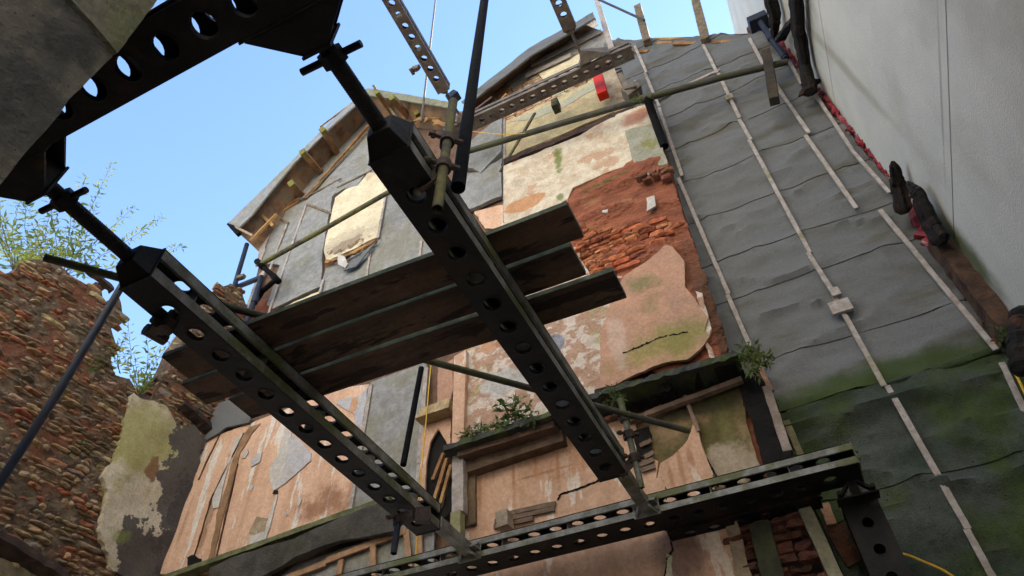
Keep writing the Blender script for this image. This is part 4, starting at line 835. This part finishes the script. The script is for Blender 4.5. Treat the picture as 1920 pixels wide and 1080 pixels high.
m = MB(); c = Vector((-.55,4.93,HU+.11)); m.hexa([c+Vector(v) for v in ((-.25,-.01,-.11),(.25,-.01,-.11),(.25,-.01,.11),(-.25,-.01,.11))], [c+Vector(v) for v in ((-.19,-.2,-.03),(-.13,-.2,-.03),(-.13,-.2,.03),(-.19,-.2,.03))]); tag(obj('gusset_bracket', m, galv), 'triangular galvanised gusset under the top edge jack', 'bracket')
m = MB(); m.bar(oy(1162,140,5.2), oy(1178,172,5.3), .09, .09); m.bar(oy(1178,168,5.3), oy(1192,178,5.35), .26, .2); m.bar(oy(1176,180,5.35), oy(1198,174,5.35), .06, .3); tag(obj('base_bracket', m, galv, bevel=.006), 'galvanised foot bracket below the right end of the high waler', 'bracket')

# ================================================================== SCAFFOLD BOARDS
ZB = H+.232
def board(label, yl, yr, wd, xl, xr, z=ZB):
    q = MB(); n = 22; 
    def prof(i, t): return xl+(xr-xl)*t
    vs = []; fs = []
    for i in range(n+1):
        t = i/n; x = xl+(xr-xl)*t; yn = yl+(yr-yl)*t; yf = yn+wd; wz = .004*math.sin(t*9+xl); wy = .003*math.sin(t*7+xl*3)
        cut = 0
        vs += [(x, yn+wy+cut, z+wz), (x, yf+wy-cut, z+wz), (x, yf+wy-cut, z+.038+wz), (x, yn+wy+cut, z+.038+wz)]
    for i in range(n):
        for j in range(4): fs.append((4*i+j, 4*i+(j+1)%4, 4*i+4+(j+1)%4, 4*i+4+j))
    fs += [(0,1,2,3), (4*n+3,4*n+2,4*n+1,4*n)]; q.add(vs, fs); o = obj('scaffold_board', q, ply, bevel=.003)
    o.data.materials.append(boardedge)
    for p in o.data.polygons:
        if abs(p.normal.z) < .5: p.material_index = 1
    return tag(o, label, 'scaffold board', 'scaffold boards laid across the pair of beams')
board('scaffold board nearest the camera side, its right end set back under the rubble', 1.985, 2.045, .245, -3.36, -.57)
board('middle scaffold board of the three main ones', 2.250, 2.314, .243, -3.45, -.66)
board('scaffold board farthest from the camera, poking out furthest right', 2.517, 2.600, .243, -3.28, -.51)

# ================================================================== LOOSE TUBES AND CLAMPS
def coupler(m, p, ax, r=.03):
    ax = Vector(ax).normalized(); o = ax.orthogonal().normalized()
    m.tube([p-ax*.03, p+ax*.03], r*1.28, 12); m.tube([p-ax*.012+o*r, p-ax*.012+o*(r+.07)], .012, 6); m.tube([p-ax*.012+o*(r+.035), p-ax*.012+o*(r+.055)], .02, 6)
    b_ = ax.cross(o); m.bar(p+b_*r*1.1-ax*.028, p+b_*r*1.1+ax*.028, .05, .035); m.tube([p-o*r-b_*.01, p-o*(r+.045)-b_*.01], .017, 6)
ZT = 3.02
ta, tb = oz(84,483,ZT), oz(1292,808,ZT)
t_ = thing('scaffold_tube', 'long mossy scaffold tube running diagonally above both beams', 'scaffold tube', ta.lerp(tb,.5), 'scaffold tubes')
pipe('tube', None, None, [ta, tb], .0242, tubem, parent=t_, open_end=True)
sa, sb = oz(845,205,3.15), oz(820,397,2.78); sa = Vector((-.93,1.50,3.25)); 
sa, sb = ox(850,190,-.985), ox(820,392,-.985)
t_ = thing('scaffold_tube', 'short mossy tube clamped beside the near end of the right beam', 'scaffold tube', sb, 'scaffold tubes')
pipe('tube', None, None, [sa, sb], .0245, greentube, parent=t_, open_end=True)
RC = mat('rust_clamp',(.07,.045,.035),(.035,.025,.02),8,.7,.5)
m = MB(); coupler(m, sa.lerp(sb,.42), sb-sa); obj('clamp', m, RC, t_); m = MB(); coupler(m, sa.lerp(sb,.66), sb-sa); m.bar(sa.lerp(sb,.66), Vector((-1.13,sa.lerp(sb,.66).y+.02,H-.01)), .08, .012); obj('clamp', m, RC, t_)
pa, pb = ox(914,-40,-.99), ox(859,352,-1.0)
pipe('raking_pole', 'thick black pole rising past the right beam to the top of the photo', 'pole', [pa, pb], .037, darkpipe)
va, vb = ox(1163,748,-.97), ox(1203,915,-.97)
t_ = thing('scaffold_tube', 'short grey upright tube clamped at the far end of the right beam', 'scaffold tube', vb, 'scaffold tubes')
pipe('tube', None, None, [va, vb], .0245, mossteel, parent=t_, open_end=True)
for k in (.22,.42): m = MB(); coupler(m, va.lerp(vb,k), vb-va); obj('clamp', m, RC, t_)
m = MB(); coupler(m, va.lerp(vb,.68), vb-va); m.bar(va.lerp(vb,.68), Vector((-1.10,va.lerp(vb,.68).y,H-.01)), .07, .012); obj('clamp', m, MATS['rust_clamp'], t_)
va, vb = ox(790,690,-2.62), ox(756,872,-2.62)
t_ = pipe('scaffold_tube', 'black upright tube between the boards and the left beam', 'scaffold tube', [va, vb], .0245, darkpipe, group='scaffold tubes')
va, vb = ox(748,968,-2.78), ox(738,1038,-2.78)
t_ = thing('scaffold_tube', 'blue grey tube stub hanging below the far end of the left beam', 'scaffold tube', vb, 'scaffold tubes')
pipe('tube', None, None, [va, vb], .0245, bluepipe, parent=t_, open_end=True)
m = MB(); coupler(m, va.lerp(vb,.12), vb-va); m.bar(va.lerp(vb,.1), va.lerp(vb,.1)+Vector((.12,.02,.02)), .07, .05); m.bar(va.lerp(vb,.1)+Vector((.12,.05,.03)), va.lerp(vb,.1)+Vector((.22,.1,.03)), .12, .05); obj('clamp', m, MATS['rust_clamp'], t_)
m = MB(); c = Vector((-2.93,1.62,H+.0)); m.bar(c, c+Vector((.14,0,-.01)), .11, .06, jit=.01); m.tube([c+Vector((-.03,-.03,-.03)), c+Vector((-.01,.10,-.02))], .035, 8); m.tube([c+Vector((.05,-.06,-.01)), c+Vector((.05,.07,-.01))], .028, 8); tag(obj('beam_clamp', m, MATS['rust_clamp']), 'rusty clamp gripping the underside of the left beam near its end', 'clamp')
pipe('steel_rod', 'thin steel rod hanging in the sky behind the high beam', 'rod', [(819,-20,5.0),(790,228,5.0)], .022, rope)
m = MB(); m.bar(oy(842,188,5.0), oy(858,176,5.0), .2, .16); q = obj('blue_bracket', m, bluepipe); tag(q, 'blue metal bracket at the roof valley beside the high beam', 'bracket')
m = MB(); m.bar(oy(846,190,5.0), oy(842,230,5.0), .07, .05); obj('stem', m, bluepipe, q)
m = MB(); c = Vector((-3.24,3.78,HU+.0)); m.bar(c+Vector((-.08,0,.05)), c+Vector((.04,0,0)), .09, .07, jit=.01); m.tube([c+Vector((-.1,-.05,0)), c+Vector((-.1,.06,0))], .03, 7); tag(obj('beam_clamp', m, galv), 'small clamp on the side of the middle high beam', 'clamp')

# cables
def cable(name, label, pts, r, m, cat='cable'):
    P = [oy(*p) for p in pts]; Q = []
    for i in range(len(P)-1):
        p0, p1, p2, p3 = P[max(i-1,0)], P[i], P[i+1], P[min(i+2,len(P)-1)]
        for k in range(6):
            t = k/6; Q.append(.5*((2*p1)+(-p0+p2)*t+(2*p0-5*p1+4*p2-p3)*t*t+(-p0+3*p1-3*p2+p3)*t**3))
    Q.append(P[-1]); q = MB(); q.tube(Q, r, 8); tag(obj(name, q, m, smooth=True), label, cat)
cable('yellow_cable', 'yellow cable hanging down the pilaster edge past the left beam', [(808,683,5.5),(803,740,5.5),(798,800,5.45),(790,880,5.45),(784,960,5.45),(778,1090,5.45)], .008, yellow)
cable('yellow_cable', 'curved yellow cable trailing over the mossy felt at bottom right', [(1683,1038,5.6),(1700,1040,5.6),(1730,1052,5.6),(1770,1070,5.6),(1800,1090,5.6)], .009, yellow)
cable('yellow_cable', 'short yellow cable at the right edge under the charred stub', [(1896,690,5.5),(1910,712,5.5),(1925,745,5.5)], .010, yellow)
cable('orange_cord', 'thin orange cord slung across in front of the waste pipe', [(872,244,5.0),(900,248,5.0),(945,252,5.0),(985,250,5.1)], .006, yellow, 'cord')

# ================================================================== PLANTS
def plant(name, label, stems, leafsize, m, density=26, lw_=.28, spread=.05, group=None, cat='plant', curl=.4, sr=.006):
    root = thing(name, label, cat, stems[0][0], group); sm = MB(); lm = MB()
    for pts in stems:
        P = []
        for i in range(len(pts)-1):
            for k in range(6): P.append(Vector(pts[i]).lerp(Vector(pts[i+1]), k/6)+Vector([random.uniform(-.01,.01) for _ in range(3)]))
        P.append(Vector(pts[-1])); n = len(P); sm.tube(P, [sr*(1-.75*i/n) for i in range(n)], 5)
        L = sum((P[i+1]-P[i]).length for i in range(n-1)); cnt = max(3, int(L*density))
        for c in range(cnt):
            t = (c+.5)/cnt*(n-1)*.9 + (n-1)*.1; i = min(int(t), n-2); base = P[i].lerp(P[i+1], t-i); d = (P[i+1]-P[i]).normalized()
            for s in (0, math.pi):
                o = d.orthogonal().normalized(); o.rotate(Matrix.Rotation(s + c*1.57 + random.uniform(-.5,.5), 3, d)); ld = (o + d*random.uniform(.1,.9) + Vector((0,0,random.uniform(-.4,.1)))).normalized()
                ls = leafsize*random.uniform(.55,1.25)*(1-.35*t/n); wv = ld.cross(Vector([random.uniform(-1,1) for _ in range(3)])).normalized()*ls*lw_/2; up = wv.cross(ld).normalized()*ls*curl*.3
                base2 = base + o*random.uniform(0, spread)
                a = base2; b1 = a+ld*ls*.4; e = a+ld*ls-up
                lm.add([a, b1+wv+up*.4, e, b1-wv+up*.4, b1+up*.1], [(0,1,4),(1,2,4),(2,3,4),(3,0,4)])
    obj('stem', sm, stemm, root); obj('foliage', lm, m, root, recalc=False)
    return root
def fan(px, py, x, tips, wob=.08, f=ox):
    b_ = f(px, py, x); out = []
    for tx, ty in tips:
        e = f(tx, ty, x+random.uniform(-.3,.3)) if f is ox else f(tx, ty, x+random.uniform(-.15,.15)); mid = b_.lerp(e,.5)+Vector([random.uniform(-wob,wob) for _ in range(3)]); out.append([b_, mid, e])
    return out
XL = lframe(*onL(100,500), -.1)
sty = XL.x
st = fan(120,520,sty-.1,[(210,305),(160,330),(255,385),(305,405),(90,345),(345,460),(30,360),(0,400),(60,420),(180,380),(20,450),(140,420),(-20,440)]) + fan(30,520,sty-.1,[(-10,350),(40,365),(10,420),(70,430),(110,400),(0,380),(-15,330)])+fan(60,510,sty-.3,[(95,395),(50,350),(130,430),(75,460),(15,470),(-30,400),(110,470),(150,470),(170,430)])
plant('buddleia_bush', 'leafy shrub growing on top of the rubble wall at upper left', st, .15, leafy, 17, .30, .04, cat='shrub')
XL2 = lframe(*onL(260,740), -.15).x
plant('buddleia_bush', 'smaller shrub rising from the notch in the rubble wall', fan(262,745,XL2,[(240,600),(275,615),(328,630),(300,650),(345,690),(225,640),(310,700),(250,660)])+fan(225,700,XL2,[(215,640),(240,625)]), .14, leafy, 18, .32, .03, cat='shrub')
plant('wall_weed', 'small green weed clinging to the face of the rubble wall', fan(185,690,lframe(*onL(185,690),.1).x,[(205,672),(172,668),(195,655),(160,690)],.03), .08, leafm, 30, .4)
plant('wall_weed', 'tiny green tuft low on the rubble wall', fan(150,840,lframe(*onL(150,840),.1).x,[(165,825),(140,830),(158,812)],.02), .07, leafm, 30, .4)
yb = BR-.34
plant('thistle', 'green thistle growing on the mossy hearth slab', fan(965,790,yb,[(962,742),(935,758),(995,752),(930,790),(1000,770),(975,745),(948,748),(1008,785)],.03,oy), .125, leafm, 24, .5, .02, curl=.8)
plant('grass_tuft', 'low grassy weeds on the left end of the hearth slab', fan(905,818,yb,[(890,800),(900,792),(915,795),(925,800),(880,812)],.02,oy)+fan(880,828,yb,[(870,808),(885,806),(878,800),(865,815)],.02,oy)+fan(935,806,yb,[(930,788),(945,790),(925,795)],.02,oy), .09, leafm, 45, .25, .02)
plant('ivy_tuft', 'dark ivy tuft where the beam meets the hearth slab', fan(1150,755,yb,[(1135,738),(1160,730),(1170,745),(1125,755),(1150,720)],.03,oy), .08, leafm, 40, .4)
plant('fern', 'fern drooping from the right end of the charred hearth over the felt', fan(1402,682,yb,[(1388,645),(1420,655),(1447,665),(1440,690),(1425,712),(1380,665),(1410,640),(1448,680)],.04,oy), .10, leafm, 48, .35, .02)
plant('corner_weed', 'little green weed beside the charred stub at the right edge', fan(1878,640,5.5,[(1872,612),(1882,608),(1870,630)],.02,oy), .07, leafm, 30, .4)
plant('sprout', 'tiny bright green sprout on the waste pipe joint', fan(1190,192,5.1,[(1192,182),(1184,186),(1198,180)],.01,oy), .06, leafm, 60, .3)

# ---- pieces that came out of one loop become parts of their own
def split_loose(o):
    bm = bmesh.new(); bm.from_mesh(o.data); seen = set(); isl = []
    for v in bm.verts:
        if v in seen: continue
        st, comp = [v], []; seen.add(v)
        while st:
            a = st.pop(); comp.append(a)
            for e in a.link_edges:
                q = e.other_vert(a)
                if q not in seen: seen.add(q); st.append(q)
        isl.append(sorted(v.index for v in comp))
    if len(isl) > 1:
        me0 = o.data
        for k, comp in enumerate(isl):
            mp = {v: i for i, v in enumerate(comp)}; me = bpy.data.meshes.new(me0.name)
            me.from_pydata([me0.vertices[v].co[:] for v in comp], [], [[mp[v] for v in p.vertices] for p in me0.polygons if p.vertices[0] in mp])
            for m_ in me0.materials: me.materials.append(m_)
            if me0.polygons[0].use_smooth: me.polygons.foreach_set('use_smooth', [True]*len(me.polygons))
            c = o if k == 0 else o.copy()
            c.data = me
            if k: S.collection.objects.link(c)
    bm.free()
SPL = ('lath','verge_batten','collar','batten_block','corner_lath','verge_board','split','inner_bearer','wall_plate','broken_lath','bolt','cornice','ceiling_lath','timber_lintel','rotten_sill','end_plate','crack')
for o in list(S.objects):
    if o.type == 'MESH' and o.parent and o.name.split('.')[0] in SPL and o.data.users == 1: split_loose(o)
